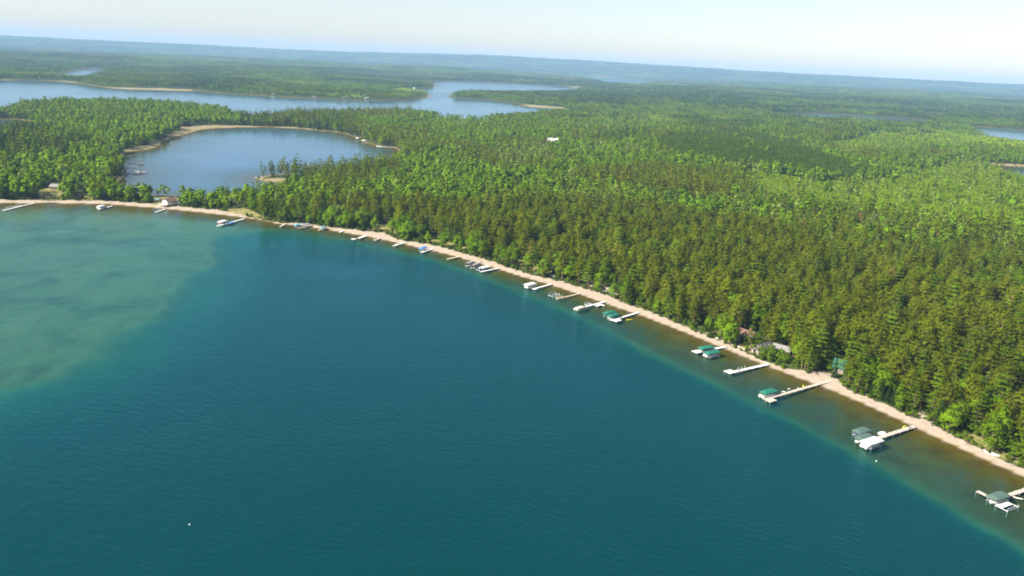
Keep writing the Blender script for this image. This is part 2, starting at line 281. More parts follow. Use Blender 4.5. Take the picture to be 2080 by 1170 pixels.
def foliage_mat(name, col, col2, pale=None, sat=1.0):
    """leaves: every tree its own tint, patches of the wood share a tint"""
    m, nt, out = new_mat(name)
    oi = node(nt, 'ShaderNodeObjectInfo')
    n1 = noise_n(nt, oi.outputs['Location'], 0.011, 2)
    n2 = noise_n(nt, oi.outputs['Location'], 0.05, 2)
    f = math_n(nt, 'ADD', math_n(nt, 'MULTIPLY', oi.outputs['Random'], 0.40), math_n(nt, 'MULTIPLY', n1, 0.8))
    f = math_n(nt, 'SUBTRACT', f, 0.08, True)
    c = mix_rgb(nt, f, col, col2)
    if pale:
        g = ramp(nt, n2, [(0.55, (0, 0, 0)), (0.7, (1, 1, 1))])
        c = mix_rgb(nt, math_n(nt, 'MULTIPLY', g, 0.7), c, pale)
    geo = node(nt, 'ShaderNodeNewGeometry')
    n3 = noise_n(nt, geo.outputs['Position'], 1.1, 2)
    v = node(nt, 'ShaderNodeHueSaturation')
    own = math_n(nt, 'ADD', math_n(nt, 'MULTIPLY', math_n(nt, 'FRACT', math_n(nt, 'MULTIPLY', oi.outputs['Random'], 13.7)), .55), .70)   # some trees are darker than others
    lk(nt, math_n(nt, 'MULTIPLY', math_n(nt, 'ADD', math_n(nt, 'MULTIPLY', n3, 0.6), 0.70), own), v.inputs['Value'])
    lk(nt, c, v.inputs['Color'])
    d = node(nt, 'ShaderNodeBsdfDiffuse')
    t = node(nt, 'ShaderNodeBsdfTranslucent')
    mx = node(nt, 'ShaderNodeMixShader', ins={0: 0.34})
    lk(nt, v.outputs[0], d.inputs[0])
    lk(nt, v.outputs[0], t.inputs[0])
    lk(nt, d.outputs[0], mx.inputs[1])
    lk(nt, t.outputs[0], mx.inputs[2])
    lk(nt, mx.outputs[0], out.inputs[0])
    return m


foliage_mat('needles_olive', (0.084, 0.112, 0.004), (0.136, 0.164, 0.007))
foliage_mat('needles_green', (0.064, 0.122, 0.005), (0.118, 0.185, 0.009))
foliage_mat('needles_dark', (0.017, 0.047, 0.01), (0.036, 0.074, 0.013))
foliage_mat('needles_plantation', (0.062, 0.11, 0.005), (0.082, 0.135, 0.007))
foliage_mat('leaves_green', (0.076, 0.16, 0.004), (0.155, 0.255, 0.009))
foliage_mat('leaves_pale', (0.125, 0.2, 0.018), (0.2, 0.26, 0.045), pale=(.22, .25, .10))
foliage_mat('leaves_young', (0.165, 0.262, 0.006), (0.212, 0.3, 0.01))
foliage_mat('leaves_shrub', (.050, .098, .005), (.095, .150, .009))
foliage_mat('needles_dead', (0.3, 0.14, 0.075), (0.25, 0.14, 0.08))
simple_mat('bark_brown', (.13, .085, .06), .9, .3, 3)
simple_mat('bark_pale', (.30, .28, .25), .8, .3, 3)
simple_mat('bark_pine', (.22, .13, .085), .9, .3, 3)


def ground_mat():
    m, nt, out = new_mat('ground_cover')
    geo = node(nt, 'ShaderNodeNewGeometry')
    P = geo.outputs['Position']
    at = node(nt, 'ShaderNodeAttribute', attribute_name='cover')      # r sand, g lawn, b reeds
    sep = node(nt, 'ShaderNodeSeparateColor')
    lk(nt, at.outputs['Color'], sep.inputs[0])
    bd = node(nt, 'ShaderNodeAttribute', attribute_name='bed')         # r under water, g pale marl, b weed
    sb = node(nt, 'ShaderNodeSeparateColor')
    lk(nt, bd.outputs['Color'], sb.inputs[0])
    nb = noise_n(nt, P, 0.35, 5, .65)
    ns = noise_n(nt, P, 2.5, 4, .6)
    nl = noise_n(nt, P, 0.06, 4, .6)
    floor = ramp(nt, nb, [(.3, (.030, .045, .012)), (.55, (.055, .075, .020)), (.8, (.09, .085, .035))])
    sand = ramp(nt, nb, [(.25, (.27, .215, .16)), (.5, (.35, .29, .225)), (.75, (.41, .35, .28))])
    sand = mix_rgb(nt, math_n(nt, 'MULTIPLY', ns, .35), sand, (.24, .19, .14))
    lawn = ramp(nt, nb, [(.25, (.12, .13, .03)), (.5, (.19, .18, .06)), (.75, (.30, .24, .12))])
    reed = ramp(nt, nl, [(.3, (.17, .15, .06)), (.5, (.25, .205, .12)), (.7, (.13, .14, .03))])
    edge = math_n(nt, 'MULTIPLY', math_n(nt, 'SUBTRACT', nb, .5), .9)

    def fac(sock, k=5.0):
        v = math_n(nt, 'ADD', sock, edge)
        return math_n(nt, 'MULTIPLY', math_n(nt, 'SUBTRACT', v, .4), k, True)
    grass = ramp(nt, nb, [(.3, (.085, .15, .012)), (.7, (.14, .20, .02))])
    c = mix_rgb(nt, at.outputs['Alpha'], floor, grass)
    c = mix_rgb(nt, fac(sep.outputs[2]), c, reed)
    c = mix_rgb(nt, fac(sep.outputs[0], 6), c, sand)
    c = mix_rgb(nt, fac(sep.outputs[1]), c, lawn)
    # damp strip at the water's edge, then the bed
    sx = node(nt, 'ShaderNodeSeparateXYZ')
    lk(nt, P, sx.inputs[0])
    wet = math_n(nt, 'SUBTRACT', 1.0, math_n(nt, 'MULTIPLY', sx.outputs[2], 9.0, True), True)
    c = mix_rgb(nt, math_n(nt, 'MULTIPLY', wet, .75), c, (.17, .125, .08))
    nw = node(nt, 'ShaderNodeTexNoise', ins={'Scale': .017, 'Detail': 5.0, 'Roughness': .6, 'Distortion': 1.4})
    lk(nt, P, nw.inputs['Vector'])
    nw = nw.outputs[0]
    nw2 = noise_n(nt, P, 0.11, 5, .65)
    silt = ramp(nt, nw2, [(.3, (.085, .055, .004)), (.5, (.130, .088, .005)), (.72, (.170, .130, .012))])
    marl = ramp(nt, nw2, [(.3, (.120, .205, .110)), (.7, (.205, .290, .150))])
    weed = (.040, .080, .060)
    bed = mix_rgb(nt, sb.outputs[1], silt, marl)
    wf = math_n(nt, 'ADD', math_n(nt, 'MULTIPLY', nw, .6), math_n(nt, 'MULTIPLY', nw2, .4))
    wf = math_n(nt, 'MULTIPLY', math_n(nt, 'SUBTRACT', wf, .465), 7, True)
    bed = mix_rgb(nt, math_n(nt, 'MULTIPLY', wf, sb.outputs[2]), bed, weed)
    c = mix_rgb(nt, sb.outputs[0], c, bed)
    b = node(nt, 'ShaderNodeBsdfPrincipled', ins={'Roughness': .95})
    b.inputs['Specular IOR Level'].default_value = .1
    lk(nt, c, b.inputs['Base Color'])
    bp = node(nt, 'ShaderNodeBump', ins={'Strength': .5, 'Distance': .25})
    lk(nt, ns, bp.inputs['Height'])
    lk(nt, bp.outputs[0], b.inputs['Normal'])
    lk(nt, b.outputs[0], out.inputs[0])
    return m


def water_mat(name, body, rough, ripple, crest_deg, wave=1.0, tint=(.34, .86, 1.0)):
    """clear lake water: mirrored sky by Fresnel, bed seen through it, blue-green scatter growing with depth"""
    m, nt, out = new_mat(name)
    geo = node(nt, 'ShaderNodeNewGeometry')
    mp = node(nt, 'ShaderNodeMapping')
    mp.vector_type = 'TEXTURE'
    mp.inputs['Rotation'].default_value = (0, 0, math.radians(crest_deg))
    mp.inputs['Scale'].default_value = (3.2, 1.0, 1.0)
    lk(nt, geo.outputs['Position'], mp.inputs['Vector'])
    # bend the crests a little so that they do not run dead straight
    warp = node(nt, 'ShaderNodeTexNoise', ins={'Scale': .012, 'Detail': 2.0})
    lk(nt, geo.outputs['Position'], warp.inputs['Vector'])
    va = node(nt, 'ShaderNodeVectorMath', operation='MULTIPLY_ADD')
    lk(nt, warp.outputs['Color'], va.inputs[0])
    va.inputs[1].default_value = (10, 10, 0)
    lk(nt, mp.outputs[0], va.inputs[2])
    w1 = noise_n(nt, va.outputs[0], .62 * wave, 3, .55)
    w2 = noise_n(nt, geo.outputs['Position'], 1.7 * wave, 3, .6)
    w3 = noise_n(nt, geo.outputs['Position'], .016, 3, .5)
    gust = math_n(nt, 'ADD', math_n(nt, 'MULTIPLY', w3, 1.8), .0)
    h = math_n(nt, 'ADD', math_n(nt, 'MULTIPLY', w1, 1.0), math_n(nt, 'MULTIPLY', w2, .28))
    h = math_n(nt, 'MULTIPLY', h, gust)
    at = node(nt, 'ShaderNodeAttribute', attribute_name='depth')
    shel = math_n(nt, 'MINIMUM', math_n(nt, 'ADD', math_n(nt, 'MULTIPLY', at.outputs['Fac'], .06), .75), 1.25)   # calmer over the shallows
    h = math_n(nt, 'MULTIPLY', h, shel)
    bp = node(nt, 'ShaderNodeBump', ins={'Strength': 1.0, 'Distance': ripple})
    lk(nt, h, bp.inputs['Height'])
    fr = node(nt, 'ShaderNodeFresnel', ins={'IOR': 1.33})
    lk(nt, bp.outputs[0], fr.inputs['Normal'])
    gl = node(nt, 'ShaderNodeBsdfGlossy', ins={'Roughness': rough, 'Color': (*tint, 1)})  # bluer sky reflection put into the gloss colour
    lk(nt, bp.outputs[0], gl.inputs['Normal'])
    dep = at.outputs['Fac']

    def ex(k):
        return math_n(nt, 'POWER', math.exp(-k), dep)
    cc = node(nt, 'ShaderNodeCombineColor')
    for i, k in enumerate((.30, .10, .11)):
        lk(nt, ex(k), cc.inputs[i])
    tr = node(nt, 'ShaderNodeBsdfTransparent')
    lk(nt, cc.outputs[0], tr.inputs[0])
    df = node(nt, 'ShaderNodeBsdfDiffuse')
    bc = node(nt, 'ShaderNodeMix', data_type='RGBA')
    bc.inputs[6].default_value = (0, 0, 0, 1)
    bc.inputs[7].default_value = (*body, 1)
    lk(nt, math_n(nt, 'SUBTRACT', 1.0, ex(.30)), bc.inputs[0])
    lk(nt, bc.outputs[2], df.inputs[0])
    lk(nt, bp.outputs[0], df.inputs['Normal'])
    ad = node(nt, 'ShaderNodeAddShader')
    lk(nt, tr.outputs[0], ad.inputs[0])
    lk(nt, df.outputs[0], ad.inputs[1])
    # over the shallows only the mean mirror share of rippled water counts, over the deep each wave shows
    ff = node(nt, 'ShaderNodeFresnel', ins={'IOR': 1.33})
    dk = math_n(nt, 'MULTIPLY', dep, .12, True)
    fm = math_n(nt, 'ADD', math_n(nt, 'MULTIPLY', fr.outputs[0], dk), math_n(nt, 'MULTIPLY', math_n(nt, 'MULTIPLY', ff.outputs[0], .55), math_n(nt, 'SUBTRACT', 1.0, dk)))
    mx = node(nt, 'ShaderNodeMixShader')
    lk(nt, fm, mx.inputs[0])
    lk(nt, ad.outputs[0], mx.inputs[1])
    lk(nt, gl.outputs[0], mx.inputs[2])
    lk(nt, mx.outputs[0], out.inputs[0])
    return m


ground_mat()
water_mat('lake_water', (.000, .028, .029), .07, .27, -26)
water_mat('far_water', (.050, .100, .165), .06, .10, -10, .5, (.72, .87, 1.0))  # pale body colour also stands in for reflected blue sky

# ------------------------------------------------------------------ ground: one sheet from the near lake bed to the horizon
def mesh_from(name, verts, faces, mats, smooth=False, mat_idx=None, normals=None):
    me = bpy.data.meshes.new(name)
    verts = np.asarray(verts, np.float32)
    faces = np.asarray(faces, np.int32)
    k = faces.shape[1]
    me.vertices.add(len(verts))
    me.vertices.foreach_set('co', verts.ravel())
    me.loops.add(len(faces) * k)
    me.loops.foreach_set('vertex_index', faces.ravel())
    me.polygons.add(len(faces))
    me.polygons.foreach_set('loop_start', np.arange(0, len(faces) * k, k, dtype=np.int32))
    for mt in mats:
        me.materials.append(MATS[mt])
    if mat_idx is not None:
        me.polygons.foreach_set('material_index', np.asarray(mat_idx, np.int32))
    if smooth:
        me.polygons.foreach_set('use_smooth', np.ones(len(faces), bool))
    me.update(calc_edges=True)
    if normals is not None:          # soft shading across a whole crown
        me.polygons.foreach_set('use_smooth', np.ones(len(faces), bool))
        me.normals_split_custom_set_from_vertices(np.asarray(normals, np.float32))
    return me


def set_props(o, label=None, cat=None, group=None, kind=None):
    for k, v in (('label', label), ('category', cat), ('group', group), ('kind', kind)):
        if v:
            o[k] = v
    return o


def link(name, me, parent=None):
    o = bpy.data.objects.new(name, me)
    COL.objects.link(o)
    if parent is not None:
        o.parent = parent
    return o


NA = 400
AZ = np.radians(np.linspace(-50, 50, NA))
RR = [60.0]
while RR[-1] < 18500:
    RR.append(RR[-1] * (1.010 if RR[-1] < 900 else 1.014))
RR = np.array(RR)
NR = len(RR)
gx = (RR[:, None] * np.sin(AZ)[None]).ravel()
gy = (RR[:, None] * np.cos(AZ)[None]).ravel()
gz, GD, gd, gdeep, gdep = terrain_z(gx, gy)
ii, jj = np.meshgrid(np.arange(NR - 1), np.arange(NA - 1), indexing='ij')
v00 = (ii * NA + jj).ravel()
GF = np.stack([v00, v00 + 1, v00 + NA + 1, v00 + NA], 1)
gme = mesh_from('ground', np.stack([gx, gy, gz], 1), GF, ['ground_cover'], True)
sand = sstep(1.5, -1.5, sdist(gx, gy, DATA['beach']))
lawn = np.zeros_like(gx)
for k, p in DATA['open'].items():
    s = sstep(4, -3, sdist(gx, gy, p))
    if k.startswith('sand') or k.startswith('bank'):
        sand = np.maximum(sand, s * .55)
    else:
        lawn = np.maximum(lawn, s)
reed = np.zeros_like(gx)
for k, p in DATA['marsh'].items():
    reed = np.maximum(reed, sstep(5, -5, sdist(gx, gy, p)))
GDo = GD[1:].min(0)
reed = np.maximum(reed, np.where((GDo > 0) & (np.hypot(gx, gy) < 4200), sstep(7, 2, GDo) * .8, 0) * sstep(.3, .5, vnoise(gx, gy, 60, 8)))
yng = np.zeros_like(gx)
for k in ('young', 'young2', 'young3', 'young4'):
    yng = np.maximum(yng, sstep(10, -10, sdist(gx, gy, DATA['zones'][k])))
cov = np.stack([sand, lawn * (sand < .95), reed, yng], 1).astype(np.float32)
gme.attributes.new('cover', 'FLOAT_COLOR', 'POINT').data.foreach_set('color', cov.ravel())
shoal = sstep(-40, -150, gx) * sstep(620, 560, gy) * sstep(10, 30, -GD[0])          # pale marl flat on the left
lip = np.exp(-((gdeep - 3.0) / 4.0) ** 2) * sstep(8, 16, -GD[0])                    # clean marl along the drop-off
marl = np.maximum(shoal * .9, lip * (.45 + .5 * vnoise(gx, gy, 40, 90)))
weed = np.clip(sstep(4, 12, -GD[0]) * sstep(0, 6, gdeep) * .8, 0, 1) * (1 - .15 * shoal)
bedc = np.stack([(gd < 0).astype(float), marl, weed, np.ones_like(marl)], 1).astype(np.float32)
gme.attributes.new('bed', 'FLOAT_COLOR', 'POINT').data.foreach_set('color', bedc.ravel())
set_props(link('ground', gme), 'forest floor and sandy beach running back to the horizon', kind='structure')

LAKE_LABEL = ['teal blue near lake with a shallow brown edge', 'round blue bay behind the strip of trees', 'long pale blue lake beyond the wooded point',
              'pale lake behind the narrow wooded peninsula', 'small far pond in the woods', 'thin far lake below the ridge',
              'marsh pond at the edge of the woods', 'narrow river winding through the woods', 'blue lake behind the bright green hill',
              'dark pond at the foot of the bright green slope', 'tiny far pond beside the river']
for k in range(len(LAKES)):
    inside = (GD[k] < 4.0 + 0.006 * np.hypot(gx, gy))
    fsel = inside[GF].any(1)
    F = GF[fsel]
    use = np.unique(F)
    remap = np.full(len(gx), -1)
    remap[use] = np.arange(len(use))
    V = np.stack([gx[use], gy[use], np.full(len(use), -.004 * k)], 1)
    me = mesh_from('lake', V, remap[F], ['lake_water' if k == 0 else 'far_water'], True)
    dep = np.where(GD[0][use] < 0, gdep[use], 0) if k == 0 else np.clip(-GD[k][use] * .06, 0, 5)
    me.attributes.new('depth', 'FLOAT', 'POINT').data.foreach_set('value', np.clip(dep, 0, 33).astype(np.float32))
    set_props(link('lake', me), LAKE_LABEL[k], kind='structure')

# ------------------------------------------------------------------ trees
def cards(C, N, S, r, stretch=1.0):
    """leaf clusters as small four-sided faces: centre, facing, size"""
    n = len(C)
    N = N / (np.linalg.norm(N, axis=1, keepdims=True) + 1e-9)
    G_ = N + r.normal(size=(n, 3)) * .33
    G_ /= np.linalg.norm(G_, axis=1, keepdims=True) + 1e-9
    a = r.normal(size=(n, 3))
    T = np.cross(G_, a)
    T /= np.linalg.norm(T, axis=1, keepdims=True) + 1e-9
    B = np.cross(G_, T)
    S = np.asarray(S).reshape(-1, 1) * np.ones((n, 1))
    T = T * S * stretch
    B = B * S * .8
    j = 1 + .35 * (r.random((n, 4, 1)) - .5)
    q = np.stack([T, B, -T, -B], 1) * j + C[:, None]
    F = np.arange(n * 4).reshape(n, 4)
    return q.reshape(-1, 3), F, np.repeat(N, 4, 0)


def tube(pts, rad, sides=6):
    V, F = [], []
    for i, (p, ra) in enumerate(zip(pts, rad)):
        for s in range(sides):
            a = 2 * math.pi * s / sides
            V.append((p[0] + ra * math.cos(a), p[1] + ra * math.sin(a), p[2]))
    for i in range(len(pts) - 1):
        for s in range(sides):
            t = (s + 1) % sides
            F.append((i * sides + s, i * sides + t, (i + 1) * sides + t, (i + 1) * sides + s))
    return np.array(V), np.array(F)


def join_vf(parts):
    V, F, o = [], [], 0
    for v, f in parts:
        V.append(v)
        F.append(f + o)
        o += len(v)
    return np.concatenate(V), np.concatenate(F)


def limb(p0, p1, r0, r1):
    """thin four-sided limb between two points"""
    p0, p1 = np.array(p0, float), np.array(p1, float)
    d = p1 - p0
    d /= np.linalg.norm(d) + 1e-9
    a = np.cross(d, (0, 0, 1.0) if abs(d[2]) < .9 else (1.0, 0, 0))
    a /= np.linalg.norm(a)
    b = np.cross(d, a)
    V = [p0 + r0 * a, p0 + r0 * b, p0 - r0 * a, p0 - r0 * b, p1 + r1 * a, p1 + r1 * b, p1 - r1 * a, p1 - r1 * b]
    F = [(i, (i + 1) % 4, 4 + (i + 1) % 4, 4 + i) for i in range(4)]
    return np.array(V), np.array(F)


def make_tree(kind, seed, lod):
    """returns trunk (V,F), crown (V,F); lod 0 fine, 1 coarse"""
    r = np.random.default_rng(seed)
    lean = r.normal(0, .25, 2)
    cents, norms, sizes = [], [], []
    trunk = []

    def clump(c, rad, n, size, up=.5, flat=.7, axis=None):
        P = r.normal(size=(n, 3))
        P /= np.linalg.norm(P, axis=1, keepdims=True)
        P *= (r.random((n, 1)) ** .4)
        Q = P * np.array([rad, rad, rad * flat]) + c
        out = np.array([c[0], c[1], 0]) * .30 + P * .75 + np.array([0, 0, up])
        cents.append(Q)
        norms.append(out)
        sizes.append(size * (.7 + .6 * r.random(n)))

    if kind in ('red', 'dead', 'plantation'):
        h = {'red': 15.5, 'dead': 14.0, 'plantation': 11.0}[kind] * (.92 + .16 * r.random())
        z0 = h * {'red': .30, 'dead': .38, 'plantation': .15}[kind]
        R = {'red': 3.2, 'dead': 2.2, 'plantation': 1.7}[kind]
        nl = (13 if kind != 'plantation' else 10) if lod == 0 else 6
        for i in range(nl):
            t = (i + .5 * r.random()) / nl
            z = z0 + (h - z0) * t
            prof = math.sin(math.pi * min(1, .22 + .78 * t)) ** .75 if kind != 'plantation' else (1 - t) ** .8 * .9 + .1
            rr = R * (prof * .9 + .1) * (.75 + .5 * r.random())
            nb = max(2, int((6 if lod == 0 else 3) * (.45 + .7 * prof)))
            a0 = r.random() * 6.28
            for b in range(nb):
                a = a0 + 6.283 * (b + .6 * r.random()) / nb
                q = rr * (.55 + .5 * r.random())
                c = np.array([math.cos(a) * q + lean[0] * t, math.sin(a) * q + lean[1] * t, z + .35 * r.normal() + .25])
                if lod == 0:
                    if r.random() < .5:
                        trunk.append(limb((lean[0] * t, lean[1] * t, z - .3), c, .06, .02))
                    if kind == 'dead' and r.random() < .35:
                        continue
                    clump(c, .8 + .25 * r.random(), 12, .28, .55, .6)
                    if q > 1.1:
                        clump(c * np.array([.5, .5, 1]) + (0, 0, .1), .6, 7, .27, .6, .6)
                else:
                    clump(c, .8, 4, .62, .6, .6)
        clump(np.array([lean[0], lean[1], h - .35]), .6, 12 if lod == 0 else 4, .26 if lod == 0 else .5, .9, .9)
    elif kind == 'white':
        h = 18.5 * (.92 + .16 * r.random())
        nl = 9 if lod == 0 else 6
        for i in range(nl):
            t = i / (nl - 1)
            z = h * (.25 + .72 * t) + r.normal() * .2
            rr = (3.6 * (1 - t) ** .7 + .5) * (.75 + .45 * r.random())
            nb = (5 if lod == 0 else 3) if t < .85 else 2
            a0 = r.random() * 6.28
            for b in range(nb):
                a = a0 + 6.283 * (b + .7 * r.random()) / nb
                L = rr * (.65 + .5 * r.random())
                tip = np.array([math.cos(a) * L, math.sin(a) * L, z + .12 * L])
                if lod == 0:
                    trunk.append(limb((0, 0, z - .2), tip, .08, .02))
                ks = (.35, .68, 1.0) if lod == 0 else (.5, .95)
                for s in ks:
                    c = np.array([tip[0] * s, tip[1] * s, z + .12 * L * s + .1])
                    clump(c, .85 if lod == 0 else 1.1, 11 if lod == 0 else 3, .26 if lod == 0 else .62, 1.1, .32)
        clump(np.array([0, 0, h]), .7, 10 if lod == 0 else 3, .26 if lod == 0 else .5, 1, 1)
    elif kind == 'spruce':
        h = 13.0 * (.85 + .3 * r.random())
        nl = 15 if lod == 0 else 7
        for i in range(nl):
            t = i / nl
            z = h * (.07 + .93 * t)
            rr = 2.15 * (1 - t) ** .9 + .12
            nb = max(3, int((9 if lod == 0 else 5) * (1 - t) + 2))
            a0 = r.random() * 6.28
            for b in range(nb):
                a = a0 + 6.283 * (b + .5 * r.random()) / nb
                L = rr * (.75 + .35 * r.random())
                for s in ((.5, .95) if lod == 0 else (.8,)):
                    c = np.array([math.cos(a) * L * s, math.sin(a) * L * s, z - .22 * L * s])
                    clump(c, .42 if lod == 0 else .6, 6 if lod == 0 else 3, .26 if lod == 0 else .55, .5, .6)
        clump(np.array([0, 0, h]), .22, 6, .2, .8, 2)
    else:
        h, z0, R, nlobe = {'leafy': (12.5, .08, 3.7, 28), 'aspen': (13.0, .25, 2.3, 17), 'young': (5.2, .05, 2.5, 11), 'shrub': (2.6, .0, 1.35, 8)}[kind]
        h *= .9 + .2 * r.random()
        z0 *= h
        cz, rz = (z0 + h) / 2, (h - z0) / 2
        if lod:
            nlobe = max(4, nlobe // 2)
        for i in range(nlobe):
            u = r.normal(size=3)
            u /= np.linalg.norm(u)
            u[2] = abs(u[2]) * 1.1 - .45 if i % 3 else u[2]
            q = .60 + .28 * r.random()
            wide = 1.0 if u[2] < .2 else .9
            c = np.array([u[0] * R * q * wide, u[1] * R * q * wide, cz + np.clip(u[2], -1, 1) * rz * q])
            lr = R * (.30 + .16 * r.random()) * (1.2 if lod else 1)
            if lod == 0:
                trunk.append(limb((0, 0, max(z0 * .8, c[2] - 2.5)), c, .07, .02))
            n = (34 if kind == 'leafy' else 26) if lod == 0 else (7 if kind != 'young' else 10)
            P = r.normal(size=(n, 3))
            P /= np.linalg.norm(P, axis=1, keepdims=True)
            P[:, 2] = np.where(P[:, 2] < -.35, -P[:, 2], P[:, 2])
            cents.append(c + P * lr * (.75 + .35 * r.random((n, 1))) * np.array([1, 1, .85 if kind != 'aspen' else 1.25]))
            norms.append(P * .8 + u * .45 + np.array([0, 0, .9 if kind == 'young' else .3]))
            sizes.append((.30 if lod == 0 else .85) * (R / 2.8) ** .4 * (.75 if kind == 'young' and lod else 1) * (.7 + .6 * r.random(n)))
        clump(np.array([0, 0, h - .5 * R * .4]), R * .35, 20 if lod == 0 else 5, .3 if lod == 0 else .7, .8, .8)
    crown = cards(np.concatenate(cents), np.concatenate(norms), np.concatenate(sizes), r)
    tr = (.20 if lod == 0 else .12) * (h / 16) + .02
    sid = 7 if lod == 0 else 4
    top = h * (.93 if kind in ('red', 'white', 'spruce', 'plantation', 'dead') else .7)
    zs = np.linspace(-.4, top, 5)
    stem = tube([(lean[0] * z / h, lean[1] * z / h, z) for z in zs], [tr * (1 - .85 * max(0, z) / top) for z in zs], sid)
    return join_vf([stem] + trunk), crown, h


KINDS = ['red', 'white', 'spruce', 'leafy', 'aspen', 'young', 'plantation', 'dead', 'shrub']
KM = {'red': ('bark_pine', 'needles_olive'), 'white': ('bark_brown', 'needles_green'), 'spruce': ('bark_brown', 'needles_dark'),
      'leafy': ('bark_brown', 'leaves_green'), 'aspen': ('bark_pale', 'leaves_pale'), 'young': ('bark_pale', 'leaves_young'),
      'plantation': ('bark_brown', 'needles_plantation'), 'dead': ('bark_brown', 'needles_dead'), 'shrub': ('bark_brown', 'leaves_shrub')}
NV = {'red': 6, 'white': 4, 'spruce': 3, 'leafy': 5, 'aspen': 4, 'young': 3, 'plantation': 3, 'dead': 2, 'shrub': 3}
NAMES = {'red': 'pine_tree', 'white': 'pine_tree', 'spruce': 'spruce_tree', 'leafy': 'broadleaf_tree', 'aspen': 'birch_tree', 'dead': 'dead_tree'}
FINE = {}          # kind -> list of (trunk mesh, crown mesh, height)
PROTO = {}         # (kind, lod) -> list of objects kept outside the scene
for ki, k in enumerate(KINDS):
    FINE[k] = []
    for lod in (0, 1):
        PROTO[(k, lod)] = []
        for v in range(NV[k]):
            T, Cc, h = make_tree(k, 100 * ki + v, lod)
            if lod == 0 and k in NAMES:
                FINE[k].append((mesh_from('trunk', *T, [KM[k][0]]), mesh_from('crown', Cc[0], Cc[1], [KM[k][1]], normals=Cc[2]), h))
            V, F = join_vf([T, Cc[:2]])
            tn = T[0] * np.array([1, 1, 0]) + np.array([0, 0, .01])
            me = mesh_from('wood_tree', V, F, list(KM[k]), False, [0] * len(T[1]) + [1] * len(Cc[1]), np.concatenate([tn / np.linalg.norm(tn, axis=1, keepdims=True), Cc[2]]))
            PROTO[(k, lod)].append(bpy.data.objects.new('wood_tree', me))


def make_patch(k, seed, side=40.0, n=49, other=None):
    """a piece of far woodland: many coarse crowns"""
    r = np.random.default_rng(seed)
    P, N, S, MI = [], [], [], []
    hh = {'red': 15, 'spruce': 15, 'leafy': 13, 'aspen': 13, 'young': 7, 'plantation': 10}[k]
    g = int(math.sqrt(n))
    for i in range(g):
        for j in range(g):
            x = (i + .5 + .5 * r.normal() * .6) / g * side - side / 2
            y = (j + .5 + .5 * r.normal() * .6) / g * side - side / 2
            h = hh * (.55 + .65 * r.random())
            R = {'red': 2.0, 'spruce': 1.9, 'leafy': 3.0, 'aspen': 2.3, 'young': 2.6, 'plantation': 2.2}[k]
            m = 13
            u = r.normal(size=(m, 3))
            u /= np.linalg.norm(u, axis=1, keepdims=True)
            u[:, 2] = np.abs(u[:, 2])
            ext = h * (.5 if k == 'red' else .45)
            P.append(np.array([x, y, h - ext]) + u * np.array([R, R, ext]) * (.7 + .35 * r.random((m, 1))))
            N.append(u)
            S.append(1.05 * (.7 + .6 * r.random(m)))
            MI += [1 if (other and r.random() < .33) else 0] * m
    V, F, Nn = cards(np.concatenate(P), np.concatenate(N), np.concatenate(S), r)
    return mesh_from('wood_patch', V, F, [KM[k][1], KM[other or k][1]], False, MI, Nn)


PATCH_KINDS = ['red', 'leafy', 'aspen', 'young', 'plantation', 'spruce']
PATCHES = {k: [bpy.data.objects.new('wood_patch', make_patch(k, 7 * i + 50 * s, other={'red': ('spruce', 'leafy', 'spruce'), 'leafy': ('spruce', 'red', 'spruce'), 'aspen': ('leafy', 'red', 'spruce'), 'spruce': ('red', 'leafy', None)}.get(k, (None,) * 3)[s])) for s in range(3)] for i, k in enumerate(PATCH_KINDS)}


